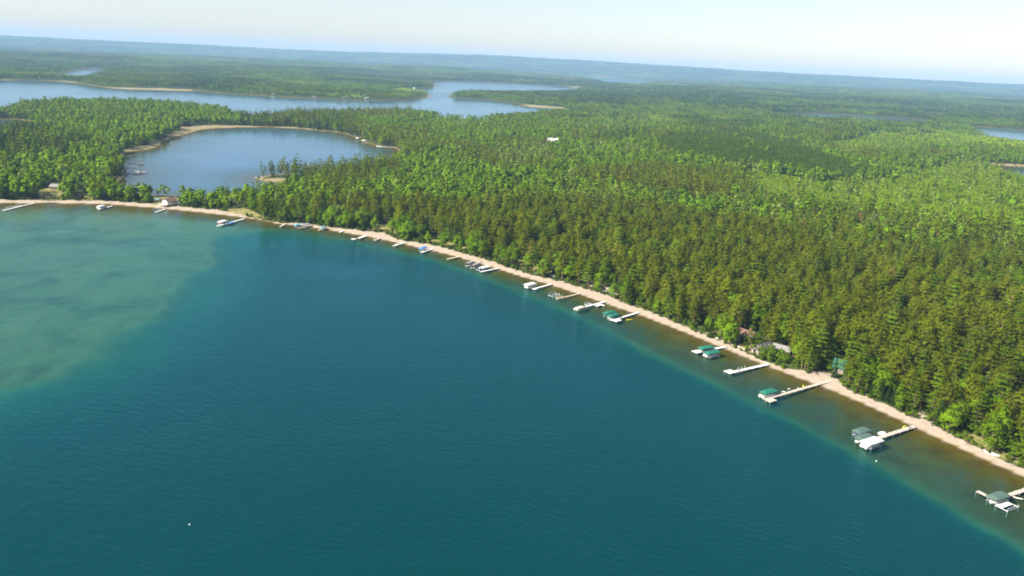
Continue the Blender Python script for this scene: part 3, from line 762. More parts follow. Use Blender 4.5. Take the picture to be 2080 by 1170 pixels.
def scatter(name, protos, pts, idx, rot, scl, label):
    """one wood = one object: copies of the given trees at the given spots"""
    coll = bpy.data.collections.new(name + '_kinds')
    order = sorted(range(len(protos)), key=lambda i: protos[i].name)
    for i in order:
        coll.objects.link(protos[i])
    inv = np.empty(len(protos), int)
    inv[order] = np.arange(len(protos))
    me = bpy.data.meshes.new(name)
    me.vertices.add(len(pts))
    me.vertices.foreach_set('co', np.asarray(pts, np.float32).ravel())
    me.attributes.new('pick', 'INT', 'POINT').data.foreach_set('value', inv[idx].astype(np.int32))
    me.attributes.new('turn', 'FLOAT_VECTOR', 'POINT').data.foreach_set('vector', np.asarray(rot, np.float32).ravel())
    me.attributes.new('size', 'FLOAT_VECTOR', 'POINT').data.foreach_set('vector', np.asarray(scl, np.float32).ravel())
    ng = bpy.data.node_groups.new(name, 'GeometryNodeTree')
    ng.interface.new_socket('Geometry', in_out='INPUT', socket_type='NodeSocketGeometry')
    ng.interface.new_socket('Geometry', in_out='OUTPUT', socket_type='NodeSocketGeometry')
    gi, go = ng.nodes.new('NodeGroupInput'), ng.nodes.new('NodeGroupOutput')
    ci = ng.nodes.new('GeometryNodeCollectionInfo')
    ci.inputs['Collection'].default_value = coll
    ci.inputs['Separate Children'].default_value = True
    ci.inputs['Reset Children'].default_value = True
    ip = ng.nodes.new('GeometryNodeInstanceOnPoints')
    ip.inputs['Pick Instance'].default_value = True

    def attr(nm, ty):
        n = ng.nodes.new('GeometryNodeInputNamedAttribute')
        n.data_type = ty
        n.inputs['Name'].default_value = nm
        return n.outputs['Attribute']
    L = ng.links.new
    L(gi.outputs[0], ip.inputs['Points'])
    L(ci.outputs[0], ip.inputs['Instance'])
    L(attr('pick', 'INT'), ip.inputs['Instance Index'])
    er = ng.nodes.new('FunctionNodeEulerToRotation')
    L(attr('turn', 'FLOAT_VECTOR'), er.inputs[0])
    L(er.outputs[0], ip.inputs['Rotation'])
    L(attr('size', 'FLOAT_VECTOR'), ip.inputs['Scale'])
    L(ip.outputs[0], go.inputs[0])
    o = link(name, me)
    o.modifiers.new('scatter', 'NODES').node_group = ng
    return set_props(o, label, kind='stuff')


# ---- where trees stand and of which kind
def jitter_grid(r0, r1, step, half=37.0, jit=.42):
    xs = np.arange(-r1 * math.sin(math.radians(half)), r1 * math.sin(math.radians(half)), step)
    ys = np.arange(60, r1, step)
    X, Y = np.meshgrid(xs, ys)
    X, Y = X.ravel(), Y.ravel()
    rr = np.hypot(X, Y)
    k = (rr > r0 - 2 * step) & (rr < r1 + 2 * step) & (np.abs(np.arctan2(X, Y)) < math.radians(half))
    X, Y = X[k], Y[k]
    X = X + rng.uniform(-jit, jit, len(X)) * step
    Y = Y + rng.uniform(-jit, jit, len(Y)) * step
    rr = np.hypot(X, Y)
    k = (rr >= r0) & (rr < r1)
    return X[k], Y[k]


W_ORDER = ['red', 'white', 'spruce', 'leafy', 'aspen', 'young', 'plantation']
ZW = {'pinefront': (.52, .17, .05, .22, .04, 0, 0), 'leafleft': (.05, .02, .04, .82, .07, 0, 0), 'pineleft': (.10, .15, .70, .05, 0, 0, 0),
      'pineleft2': (.10, .15, .70, .05, 0, 0, 0), 'pinespit': (.20, .15, .50, .12, .03, 0, 0), 'pinepoint': (.50, .25, .15, .10, 0, 0, 0),
      'plant1': (0, 0, .01, .01, 0, 0, .98), 'plant2': (0, 0, .01, 0, 0, 0, .99), 'plant3': (.05, 0, .25, .1, 0, 0, .60),
      'young': (.01, 0, .01, .03, .03, .92, 0), 'young2': (.0, 0, .01, .03, .03, .93, 0), 'young3': (0, 0, 0, .05, .05, .9, 0),
      'young4': (.02, 0, .02, .16, .15, .65, 0), 'pale': (.03, .02, .02, .13, .80, 0, 0), 'mixright': (.13, .06, .08, .64, .08, .01, 0),
      'olive': (.60, .05, .05, .25, .05, 0, 0)}
ZORDER = ['pinefront', 'leafleft', 'mixright', 'pineleft', 'pineleft2', 'pinespit', 'pinepoint', 'olive', 'plant1', 'plant2', 'plant3', 'young', 'young2', 'young3', 'young4', 'pale']


def species(x, y):
    n = len(x)
    W = np.zeros((n, 7))
    a = vnoise(x, y, 34, 11) * .25 + vnoise(x, y, 85, 12) * .45 + vnoise(x, y, 210, 13) * .3
    b = vnoise(x, y, 28, 16) * .25 + vnoise(x, y, 65, 14) * .45 + vnoise(x, y, 160, 15) * .3
    # mixed wood in stands
    W[:, 0] = .10 + 1.0 * sstep(.55, .66, a)
    W[:, 1] = .06 + .2 * sstep(.5, .65, a)
    W[:, 2] = .06 + .7 * sstep(.60, .70, b) * sstep(.45, .55, a)
    W[:, 3] = .60 + 1.8 * sstep(.54, .38, a)
    W[:, 4] = .08 + 1.2 * sstep(.42, .28, b)
    W[:, 5] = .02
    rr_ = np.hypot(x, y)
    wx = x + (8 + .035 * rr_) * (vnoise(x, y, 30, 40) * .6 + vnoise(x, y, 90, 42) * .4 - .5)
    wy = y + (12 + .028 * rr_) * (vnoise(x, y, 30, 41) * .6 + vnoise(x, y, 90, 43) * .4 - .5)
    for k in ZORDER:
        p = DATA['zones'][k]
        pa = np.asarray(p)
        bb = (wx > pa[:, 0].min()) & (wx < pa[:, 0].max()) & (wy > pa[:, 1].min()) & (wy < pa[:, 1].max())
        if not bb.any():
            continue
        ins = np.zeros(n, bool)
        ins[bb] = sdist(wx[bb], wy[bb], p) < 0
        W[ins] = np.asarray(ZW[k]) * (1 if k[:2] in ('pl', 'yo') or k in ('pineleft', 'pineleft2', 'pinespit') else (.12 + 4.0 * np.stack([a, a, b, 1 - a, 1 - b, a, a], 1)[ins] ** 2.2))
    W /= W.sum(1, keepdims=True)
    u = rng.random(n)[:, None]
    return (np.cumsum(W, 1) < u).sum(1).clip(0, 6)


HOUSE_SPOTS = []     # (x, y, clear radius) filled below
for k, rad in (('house_white', 9), ('shed_white', 4), ('pavilion', 5), ('cabin_brown', 7), ('cabin_grey', 6), ('cabin_grey2', 6), ('cabin_green', 5), ('house_far', 10), ('house_left', 6), ('house_dark', 9)):
    HOUSE_SPOTS.append((*PT[k], rad))
# view lanes from the drone to the houses seen between the trees
LANES = [('cabin_brown', 13, 3.2), ('cabin_grey', 5, 1.6), ('cabin_grey2', 5, 1.6), ('cabin_green', 8, 1.0), ('house_far', 62, 10), ('house_white', 12, 8), ('house_dark', 14, 5), ('house_left', 9, 3)]


def tree_mask(x, y, margin):
    D = lake_dists(x, y).min(0)
    ok = D > margin
    ok &= sdist(x, y, DATA['beach']) > -1.2
    ok &= rng.random(len(x)) < np.where(vnoise(x, y, 17, 77) > .78, .35, 1.0)      # small gaps in the canopy
    for p in DATA['open'].values():
        ok &= sdist(x, y, p) > 0
    for p in DATA['marsh'].values():
        ok &= sdist(x, y, p) > 0
    for hx, hy, rad in HOUSE_SPOTS:
        ok &= np.hypot(x - hx, y - hy) > rad
    for k, L, w in LANES:
        hx, hy = PT[k]
        dl = math.hypot(hx, hy)
        ux, uy = -hx / dl, -hy / dl
        s = (x - hx) * ux + (y - hy) * uy
        q = np.abs(-(x - hx) * uy + (y - hy) * ux)
        ok &= ~((s > 0) & (s < L) & (q < w))
    return ok


R0, R1, R2 = 640.0, 1900.0, 7000.0
TX, TY, TK, TL = [], [], [], []
for (a, b, st, lod) in ((60, R0, 4.1, 0), (R0, R1, 4.5, 1)):
    x, y = jitter_grid(a, b, st)
    ok = tree_mask(x, y, 1.5 if lod == 0 else 3.0)
    x, y = x[ok], y[ok]
    k = species(x, y)
    if lod == 0:      # the sunny edge above the beach: bushier kinds, some birch
        eb = sdist(x, y, DATA['beach'])
        sw = (eb < 11) & (k == 0) & (rng.random(len(x)) < .5)
        k = np.where(sw, rng.choice([1, 3, 3, 2, 1, 3], len(x)), k)
        k = np.where((eb < 16) & (k == 4), 1, k)
    # broad crowns need more room
    keep = (k < 5) & (rng.random(len(x)) < np.asarray([.92, .60, .95, .55, .90, 1, 1])[k])
    x, y, k = x[keep], y[keep], k[keep]
    TX.append(x), TY.append(y), TK.append(k), TL.append(np.full(len(x), lod))
# young growth and the plantation stand closer
for (a, b, lod) in ((60, R0, 0), (R0, R1, 1)):
    x, y = jitter_grid(a, b, 3.1)
    inz = np.zeros(len(x), bool)
    for zk in ('young', 'young2', 'young3', 'young4', 'plant1', 'plant2', 'plant3'):
        p = np.asarray(DATA['zones'][zk])
        bb = (x > p[:, 0].min() - 60) & (x < p[:, 0].max() + 60) & (y > p[:, 1].min() - 120) & (y < p[:, 1].max() + 120)
        inz |= bb
    x, y = x[inz], y[inz]
    k = species(x, y)
    s5 = k >= 5
    x, y, k = x[s5], y[s5], k[s5]
    ok = tree_mask(x, y, 3.0)
    x, y, k = x[ok], y[ok], k[ok]
    TX.append(x), TY.append(y), TK.append(k), TL.append(np.full(len(x), lod))
ex = DATA['extra']
TX.append(np.array([e[0] for e in ex])), TY.append(np.array([e[1] for e in ex])), TK.append(np.array([int(e[2]) for e in ex])), TL.append(np.zeros(len(ex), int))
TX, TY, TK, TL = map(np.concatenate, (TX, TY, TK, TL))
TZ = terrain_z(TX, TY)[0]
TS = (.74 + .46 * rng.random(len(TX))) * (.88 + .24 * vnoise(TX, TY, 45, 60))
TS = np.where(TK >= 5, np.where(TK == 5, .62, .70) * (.9 + .2 * rng.random(len(TX))), TS)
TS = np.where(sdist(TX, TY, DATA['strip']) < 0, TS * .80, TS)        # low trees on the neck of land
TS = np.where(TK >= 5, TS, np.where(rng.random(len(TX)) < .14, TS * .66, np.where(rng.random(len(TX)) < .07, TS * 1.16, TS)))
TS[len(TS) - len(ex):] = [e[3] for e in ex]
TH = np.asarray([15.5, 18.5, 13, 13.5, 14.5, 7.5, 11])[TK] * TS
TR = np.asarray([2.6, 3.2, 1.8, 3.5, 2.2, 1.9, 1.6])[TK] * TS
TROT = rng.random(len(TX)) * 6.283
TV = rng.integers(0, 1000, len(TX))

# the trees that show largest are things of their own: a coarse depth picture tells which stand in front
cp, sp, cr_, sr_ = math.cos(PITCH), math.sin(PITCH), math.cos(ROLL), math.sin(ROLL)


def project(x, y, z):
    u0, f0, h0 = x, y, z - ALT
    zc = f0 * cp - h0 * sp
    up = f0 * sp + h0 * cp
    X, Y = (u0 * cr_ + up * sr_), (-u0 * sr_ + up * cr_)
    return 520 + 816 * X / zc, 292.5 - 816 * Y / zc, zc


pu, pv, pz = project(TX, TY, TZ + TH * .98)
bu, bv, bz = project(TX, TY, TZ + TH * .35)
taken = np.zeros((586, 1041), bool)
vis = np.zeros(len(TX))
near = np.argsort(np.hypot(TX, TY))[:16000]
for i in near:
    if TK[i] in (5, 6):
        continue
    w = max(.6, 816 * TR[i] * .8 / pz[i])
    x0, x1, y0, y1 = int(bu[i] - w), int(bu[i] + w) + 1, int(pv[i]), int(bv[i]) + 1
    x0, x1, y0, y1 = max(0, x0), min(1040, x1), max(0, y0), min(585, y1)
    if x1 <= x0 or y1 <= y0:
        continue
    blk = taken[y0:y1, x0:x1]
    vis[i] = blk.size - blk.sum()
    blk[:] = True
solo = np.zeros(len(TX), bool)
KIND_GROUP = np.asarray([0, 0, 2, 3, 4, 5, 6])[TK]
for g, cap in ((0, 300), (2, 120), (3, 300), (4, 120)):
    c = np.where((KIND_GROUP == g) & (vis > 12) & (TL == 0))[0]
    solo[c[np.argsort(-vis[c])[:cap]]] = True
solo[len(solo) - len(ex):] = True

rot3 = np.stack([rng.normal(0, .03, len(TX)), rng.normal(0, .03, len(TX)), TROT], 1)
scl3 = np.stack([TS * (.9 + .2 * rng.random(len(TX))), TS * (.9 + .2 * rng.random(len(TX))), TS], 1)
P3 = np.stack([TX, TY, TZ - .1], 1)
WOODS = [('pine_wood', (0, 1), 'olive green pine wood rising behind the front row of trees'), ('spruce_wood', (2,), 'dark spruces scattered through the wood'),
         ('broadleaf_wood', (3,), 'bright green broadleaf wood around the lakes'), ('birch_wood', (4,), 'pale green birches scattered through the wood'),
         ('young_wood', (5,), 'low yellow green young growth on the open slopes'), ('plantation', (6,), 'even dark green pine plantation on the hill')]
for nm, ks, lab in WOODS:
    sel = np.isin(TK, ks) & ~solo
    protos, off = [], {}
    for k in ks:
        for lod in (0, 1):
            off[(k, lod)] = len(protos)
            protos += PROTO[(W_ORDER[k], lod)]
    base = np.asarray([off[(k, l)] for k, l in zip(TK[sel], TL[sel])])
    nv = np.asarray([NV[W_ORDER[k]] for k in TK[sel]])
    scatter(nm, protos, P3[sel], base + TV[sel] % nv, rot3[sel], scl3[sel], lab)

# bushes along the edge of the beach and in the openings
x, y = jitter_grid(60, 760, 2.6)
db = sdist(x, y, DATA['beach'])
ok = (db > -1.2) & (db < 16) & (lake_dists(x, y).min(0) > 3)
for k, p in DATA['open'].items():
    ok &= (sdist(x, y, p) > -.5)
for hx, hy, rad in HOUSE_SPOTS:
    ok &= np.hypot(x - hx, y - hy) > rad * .75
ok &= rng.random(len(x)) < .75
x, y = x[ok], y[ok]
s = (.35 + .8 * rng.random(len(x))) * np.where((sdist(x, y, DATA['beach']) > 2.5) & (rng.random(len(x)) < .5), 1.9, 1.0)
scatter('undergrowth', PROTO[('shrub', 0)], np.stack([x, y, terrain_z(x, y)[0] - .05], 1), rng.integers(0, 3, len(x)),
        np.stack([x * 0, x * 0, rng.random(len(x)) * 6.28], 1), np.stack([s * 1.2, s * 1.2, s], 1), 'low green bushes along the top of the beach')

# far woodland
PX, PY, PS = [], [], []
for a, b, st, sc_ in ((R1, R2, 36.0, 1.0), (R2, 18000, 105.0, 3.0)):
    x, y = jitter_grid(a, b, st, jit=.2)
    D = lake_dists(x, y).min(0)
    ok = D > st * .5
    for p in DATA['marsh'].values():
        ok &= sdist(x, y, p) > st * .25
    PX.append(x[ok]), PY.append(y[ok]), PS.append(np.full(ok.sum(), sc_))
PX, PY, PS = map(np.concatenate, (PX, PY, PS))
k7 = species(PX, PY)
pk = np.asarray([0, 0, 5, 1, 2, 3, 4])[k7]
k1, k2 = vnoise(PX, PY, 260, 70), vnoise(PX, PY, 700, 71)
k3 = vnoise(PX, PY, 420, 73)
k4 = k1 * .6 + k2 * .4 + rng.normal(0, .04, len(PX))
mixk = np.where(k4 > .53, 5, np.where(k4 > .45, 0, np.where(k3 > .72, 2, np.where((k3 < .12) & (np.hypot(PX, PY) < 5000), 3, 1))))
infar = np.hypot(PX, PY) > 2600
pk = np.where(infar & (pk != 3) & (pk != 4), mixk, pk)
protos = sum((PATCHES[k] for k in PATCH_KINDS), [])
pz_ = terrain_z(PX, PY)[0]
sc3 = np.stack([PS * 1.02, PS * 1.02, np.where(PS > 1, 1.5, 1.0) * (.8 + .4 * vnoise(PX, PY, 120, 72))], 1)
scatter('distant_forest', protos, np.stack([PX, PY, pz_ - .5], 1), pk * 3 + rng.integers(0, 3, len(PX)),
        np.stack([PX * 0, PX * 0, rng.integers(0, 4, len(PX)) * math.pi / 2], 1), sc3, 'hazy forest stretching away to the ridge')
HAZE_DENSITY = 6.2e-5

# ------------------------------------------------------------------ things on the shore
for nm, col, ro, va in (('paint_white', (.62, .62, .60), .5, .06), ('alloy', (.62, .63, .64), .45, .08), ('timber_grey', (.40, .36, .30), .8, .2), ('timber_tan', (.50, .40, .27), .8, .2),
                    ('canvas_green', (.008, .13, .085), .7, .12), ('canvas_sage', (.06, .105, .085), .75, .12), ('canvas_white', (.64, .64, .62), .7, .06), ('canvas_grey', (.26, .25, .25), .75, .12),
                    ('canvas_blue', (.06, .22, .50), .7, .12), ('canvas_teal', (.13, .30, .32), .7, .12), ('canvas_dark', (.05, .055, .06), .7, .1), ('hull_white', (.62, .62, .60), .3, .05),
                    ('hull_blue', (.08, .14, .26), .3, .1), ('hull_red', (.25, .06, .05), .4, .1), ('vinyl_tan', (.52, .45, .36), .6, .1), ('dark_trim', (.03, .03, .035), .5, .1), ('float_yellow', (.75, .62, .02), .4, .06),
                    ('roof_brown', (.15, .085, .06), .85, .2), ('roof_grey', (.19, .18, .17), .85, .15), ('roof_green', (.006, .085, .06), .5, .1), ('siding_white', (.60, .59, .56), .7, .06),
                    ('siding_brown', (.16, .075, .05), .8, .2), ('siding_tan', (.24, .19, .14), .8, .12), ('stone_pale', (.58, .52, .43), .85, .2), ('brick_chimney', (.25, .11, .08), .85, .2), ('log_wood', (.20, .13, .08), .9, .25)):
    simple_mat(nm, col, ro, va, 1.2, dirt=tuple(c * .6 for c in col) if nm[:4] in ('timb', 'roof', 'ston') else None)
gm, gnt, gout = new_mat('glass_dark')
gb = node(gnt, 'ShaderNodeBsdfPrincipled', ins={'Base Color': (.02, .03, .04, 1), 'Roughness': .08})
lk(gnt, gb.outputs[0], gout.inputs[0])


class MB:
    """collects simple solids, then links them as one mesh object"""
    def __init__(s):
        s.v, s.f = [], []

    def add(s, v, f):
        o = len(s.v)
        s.v += [tuple(p) for p in v]
        s.f += [tuple(i + o for i in q) for q in f]
        return s

    def box(s, x0, x1, y0, y1, z0, z1):
        return s.add([(x, y, z) for z in (z0, z1) for (x, y) in ((x0, y0), (x1, y0), (x1, y1), (x0, y1))],
                     [(3, 2, 1, 0), (4, 5, 6, 7), (0, 1, 5, 4), (1, 2, 6, 5), (2, 3, 7, 6), (3, 0, 4, 7)])

    def bar(s, p0, p1, r, n=6, r1=None):
        p0, p1 = Vector(p0), Vector(p1)
        d = (p1 - p0).normalized()
        a = d.orthogonal().normalized()
        b = d.cross(a)
        r1 = r if r1 is None else r1
        v = []
        for p, q in ((p0, r), (p1, r1)):
            for i in range(n):
                t = 2 * math.pi * i / n
                v.append(p + (a * math.cos(t) + b * math.sin(t)) * q)
        f = [(i, (i + 1) % n, n + (i + 1) % n, n + i) for i in range(n)] + [tuple(range(n - 1, -1, -1)), tuple(range(n, 2 * n))]
        return s.add(v, f)

    def loft(s, rings, cap=True):
        n = len(rings[0])
        v = [p for r in rings for p in r]
        f = []
        for i in range(len(rings) - 1):
            for j in range(n):
                k = (j + 1) % n
                f.append((i * n + j, i * n + k, (i + 1) * n + k, (i + 1) * n + j))
        if cap:
            f.append(tuple(range(n - 1, -1, -1)))
            f.append(tuple(range((len(rings) - 1) * n, len(rings) * n)))
        return s.add(v, f)

    def mesh(s, name, mat, smooth=False):
        me = bpy.data.meshes.new(name)
        me.from_pydata([tuple(p) for p in s.v], [], s.f)
        me.materials.append(MATS[mat])
        if smooth:
            me.polygons.foreach_set('use_smooth', [True] * len(me.polygons))
        me.update()
        return me

    def build(s, name, mat, parent=None, smooth=False, at=None):
        o = link(name, s.mesh(name, mat, smooth), parent)
        if at:
            o.location = at
        return o


def thing(name, label, cat, loc, rz=0.0, group=None):
    o = bpy.data.objects.new(name, None)
    COL.objects.link(o)
    o.empty_display_size = .5
    o.location = loc
    o.rotation_euler = (0, 0, rz)
    return set_props(o, label, cat, group)


POST_MESH = {}


def posts(name, spots, z0, z1, r, mat, parent):
    key = (name, round(z0, 2), round(z1, 2), r, mat)
    if key not in POST_MESH:
        POST_MESH[key] = MB().bar((0, 0, z0), (0, 0, z1), r, 6).mesh(name, mat)
    for x, y in spots:
        o = link(name, POST_MESH[key], parent)
        o.location = (x, y, 0)


DOCKDIR = {}
for k, (a, b) in DATA['docks'].items():
    DOCKDIR[k] = math.atan2(b[1] - a[1], b[0] - a[0])


def dock(k, label, w=1.2, mat='paint_white', plats=(), extra=0.0, name='dock'):
    """plats: (x from the lake end, y0, y1, length) decks joined to the walkway"""
    (ax, ay), (bx, by) = DATA['docks'][k]
    L = math.hypot(bx - ax, by - ay)
    t = thing(name, label, 'dock', (ax, ay, 0), DOCKDIR[k], 'docks along the beach')
    MB().box(-extra, L, -w / 2, w / 2, .50, .62).build('walkway', mat, t)
    m = MB()
    for sy in (-1, 1):
        m.box(0, L - .02, sy * (w / 2 + .03) - .028, sy * (w / 2 + .03) + .028, .40, .598)
    m.build('side_rail', mat, t)
    n = max(2, int(L / 4.5) + 1)
    posts('leg', [(1.5 + (L - 2) * i / (n - 1), s * (w / 2 + .1)) for i in range(n) for s in (-1, 1)], -1.6, .85, .05, 'alloy', t)
    for (x, y0, y1, ln) in plats:
        MB().box(L - x - ln, L - x, y0, y1, .505, .625 + .004).build('platform', mat, t)
        posts('leg', [(L - x - .1, y0 + .1), (L - x - .1, y1 - .1), (L - x - ln + .1, y0 + .1), (L - x - ln + .1, y1 - .1)], -1.6, .49, .05, 'alloy', t)
    return t, L


def canopy_mesh(L, W, style):
    m = MB()
    if style == 'arch':
        ring = [(math.cos(math.pi * i / 8) * W / 2, 1.35 * math.sin(math.pi * i / 8)) for i in range(9)]
        outer = [(y, 1.55 + z) for y, z in ring]
        inner = [(y * .97, 1.52 + z * .96) for y, z in ring][::-1]
        prof = outer + inner
        m.loft([[(x, y, z) for y, z in prof] for x in (-L / 2, L / 2)])
        return m
    e, r, sk = 2.05, 2.75, .38
    pts = []
    for x, hw, zz in ((-L / 2, W / 2, e), (-L / 2 + 1.0, W / 2 + .04, e + .06), (0, W / 2 + .06, e + .08), (L / 2 - 1.0, W / 2 + .04, e + .06), (L / 2, W / 2, e)):
        top = r if abs(x) < L / 2 - .5 else r - .42
        pts.append([(x, -hw, zz - sk), (x, -hw, zz), (x, -hw * .55, zz + (top - zz) * .62), (x, 0, top), (x, hw * .55, zz + (top - zz) * .62), (x, hw, zz), (x, hw, zz - sk),
                    (x, hw - .06, zz - sk), (x, hw - .06, zz - .05), (x, 0, top - .08), (x, -hw + .06, zz - .05), (x, -hw + .06, zz - sk)])
    m.loft(pts, cap=True)
    for x, s in ((-L / 2, -1), (L / 2, 1)):
        m.box(x - .03, x + .03, -W / 2 + .02, W / 2 - .02, e - .25, e + .1)
    return m


CANOPY = {}


def lift(pt, rz, label, mat, L=7.2, W=3.2, style='hip', shift=(0, 0), group='canopied boat lifts beside the docks'):
    x, y = PT[pt]
    t = thing('boat_lift', label, 'boat lift', (x + shift[0], y + shift[1], 0), rz, group)
    key = (L, W, style, mat)
    if key not in CANOPY:
        CANOPY[key] = canopy_mesh(L, W, style).mesh('canopy', mat, False)
    link('canopy', CANOPY[key], t)
    posts('post', [(sx * L * .36, sy * (W / 2 - .12)) for sx in (-1, 1) for sy in (-1, 1)], -1.7, 2.1 if style == 'hip' else 1.7, .06, 'alloy', t)
    for sy in (-1, 1):
        MB().box(-L * .42, L * .42, sy * (W / 2 - .12) - .05, sy * (W / 2 - .12) + .05, .22, .34).build('rail', 'alloy', t)
    for sx in (-1, 1):
        MB().box(sx * L * .3 - .06, sx * L * .3 + .06, -W / 2 + .18, W / 2 - .18, .20, .32).build('cradle_beam', 'alloy', t)
    return t


def frame_lift(pt, rz, label, L=4.2, W=3.0, h=1.5, mat='alloy', wheel=False):
    x, y = PT[pt]
    t = thing('boat_lift', label, 'boat lift', (x, y, 0), rz, 'bare boat lift frames')
    posts('post', [(sx * L / 2, sy * W / 2) for sx in (-1, 1) for sy in (-1, 1)], -1.7, h, .07, mat, t)
    for sy in (-1, 1):
        MB().box(-L / 2, L / 2, sy * W / 2 - .06, sy * W / 2 + .06, .35, .5).build('rail', mat, t)
        MB().box(-L / 2, L / 2, sy * W / 2 - .05, sy * W / 2 + .05, h - .1, h + .02).build('top_rail', mat, t)
    for sx in (-1, 1):
        MB().box(sx * L / 2 - .07, sx * L / 2 + .07, -W / 2 + .08, W / 2 - .08, .34, .49).build('cross_beam', mat, t)
    if wheel:
        m = MB()
        for i in range(12):
            a, b = i * math.pi / 6, (i + 1) * math.pi / 6
            m.bar((L * .3 + .55 * math.cos(a), W / 2 + .14, 1.1 + .55 * math.sin(a)), (L * .3 + .55 * math.cos(b), W / 2 + .14, 1.1 + .55 * math.sin(b)), .035, 5)
        m.build('winch_wheel', mat, t)
    return t


def pontoon_boat(loc, rz, label, L=6.8, W=2.5, side='hull_white', seat='vinyl_tan', z=.25, cover=None):
    t = thing('pontoon_boat', label, 'pontoon boat', (loc[0], loc[1], z), rz, 'pontoon boats')
    for sy in (-1, 1):
        m = MB()
        m.bar((-L / 2, sy * W * .33, .12), (L / 2 - .9, sy * W * .33, .12), .31, 10)
        m.bar((L / 2 - .9, sy * W * .33, .12), (L / 2, sy * W * .33, .30), .31, 10, .08)
        m.build('pontoon', 'alloy', t, True)
    MB().box(-L / 2 + .1, L / 2 - .2, -W / 2, W / 2, .44, .54).build('deck', 'vinyl_tan', t)
    m = MB()
    for sy in (-1, 1):
        m.box(-L / 2 + .5, L / 2 - .35, sy * (W / 2 - .05) - .03, sy * (W / 2 - .05) + .03, .545, 1.22)
    m.box(L / 2 - .40, L / 2 - .34, -W / 2 + .03, W / 2 - .03, .545, 1.22)
    m.box(-L / 2 + .5, -L / 2 + .56, -W / 2 + .03, W / 2 - .6, .545, 1.22)
    m.build('fence_panel', side, t)
    for (x0, x1, y0, y1) in ((L / 2 - 2.2, L / 2 - .5, -W / 2 + .12, -W / 2 + .7), (L / 2 - 2.2, L / 2 - .5, W / 2 - .7, W / 2 - .12), (-L / 2 + .7, -L / 2 + 1.4, -W / 2 + .12, W / 2 - .7)):
        MB().box(x0, x1, y0, y1, .545, .92).build('bench', seat, t)
    MB().box(-.6, .0, W / 2 - .85, W / 2 - .15, .545, 1.3).build('console', 'hull_white', t)
    MB().box(-L / 2 - .4, -L / 2 + .05, -.2, .2, .25, 1.25).build('outboard_motor', 'dark_trim', t)
    if cover:
        m = MB()
        rings = []
        for x, h, w in ((-L / 2 - .3, .55, .84), (-L / 2 + .6, 1.35, 1.0), (-L / 6, 1.75, 1.06), (L / 6, 1.6, 1.05), (L / 2 - .8, 1.4, 1.03), (L / 2 - .1, 1.0, .95)):
            hw = W / 2 * w + .05
            rings.append([(x, -hw, .42), (x, -hw, h * .8), (x, -hw * .5, h * 1.0), (x, 0, h * 1.06), (x, hw * .5, h * 1.0), (x, hw, h * .8), (x, hw, .42)])
        m.loft(rings)
        m.build('boat_cover', cover, t)
    return t


def runabout(loc, rz, label, L=5.6, W=2.1, hull='hull_white', z=.25, cover=None):
    t = thing('motorboat', label, 'motorboat', (loc[0], loc[1], z), rz, 'motorboats')
    rings = []
    for u, hw, zk in ((-.5, .86, .0), (-.2, 1.0, .0), (.1, .98, .0), (.3, .78, .06), (.42, .45, .2), (.5, .04, .5)):
        b = W / 2 * hw
        sh = .78 + .18 * max(0, u)
        rings.append([(u * L, -b, sh), (u * L, -b * .82, .3 + zk), (u * L, 0, zk - .05), (u * L, b * .82, .3 + zk), (u * L, b, sh), (u * L, b * .8, sh - .02), (u * L, 0, sh - (.3 if u < .15 else -.06)), (u * L, -b * .8, sh - .02)])
    MB().loft(rings).build('hull', hull, t)
    m = MB()
    for y0, y1 in ((-W * .4, 0), (0, W * .4)):
        m.add([(L * .12, y0, .85), (L * .12, y1, .85), (L * .05, y1 * .95, 1.28), (L * .05, y0 * .95, 1.28), (L * .12 + .03, y0, .85), (L * .12 + .03, y1, .85), (L * .05 + .03, y1 * .95, 1.28), (L * .05 + .03, y0 * .95, 1.28)],
              [(3, 2, 1, 0), (4, 5, 6, 7), (0, 1, 5, 4), (1, 2, 6, 5), (2, 3, 7, 6), (3, 0, 4, 7)])
    m.build('windshield', 'glass_dark', t)
    for sy in (-.45, .45):
        MB().box(-.55, .0, sy - .28, sy + .28, .42, 1.0).build('seat', 'vinyl_tan', t)
    MB().box(-L / 2 - .45, -L / 2 + .02, -.2, .2, .2, 1.2).build('outboard_motor', 'dark_trim', t)
    if cover:
        MB().loft([[(u * L, -W * w / 2, .8), (u * L, -W * w * .3, h), (u * L, W * w * .3, h), (u * L, W * w / 2, .8)] for u, w, h in ((-.5, .9, .95), (-.1, 1.04, 1.3), (.15, 1.0, 1.25), (.45, .5, .98))]).build('boat_cover', cover, t)
    return t


def kayak(loc, rz, label, mat, L=3.6, W=.85, z=.0, name='kayak', cat='kayak', cockpit=True):
    t = thing(name, label, cat, (loc[0], loc[1], z), rz)
    rings = []
    for u, w, k in ((-.5, .05, .12), (-.4, .45, .03), (-.2, .88, .0), (.05, 1.0, .0), (.25, .82, .0), (.42, .40, .04), (.5, .05, .14)):
        b = W / 2 * w
        rings.append([(u * L, -b, .24), (u * L, -b * .7, .06 + k), (u * L, 0, k), (u * L, b * .7, .06 + k), (u * L, b, .24), (u * L, b * .5, .34), (u * L, 0, .38), (u * L, -b * .5, .34)])
    MB().loft(rings).build('hull', mat, t, True)
    if cockpit:
        m = MB()
        for i in range(10):
            a, b = i * math.pi / 5, (i + 1) * math.pi / 5
            m.bar((.45 * math.cos(a), .24 * math.sin(a), .39), (.45 * math.cos(b), .24 * math.sin(b), .39), .04, 5)
        m.build('cockpit_rim', 'dark_trim', t)
        MB().box(-.3, .1, -.18, .18, .36, .405).build('seat', 'dark_trim', t)
    return t


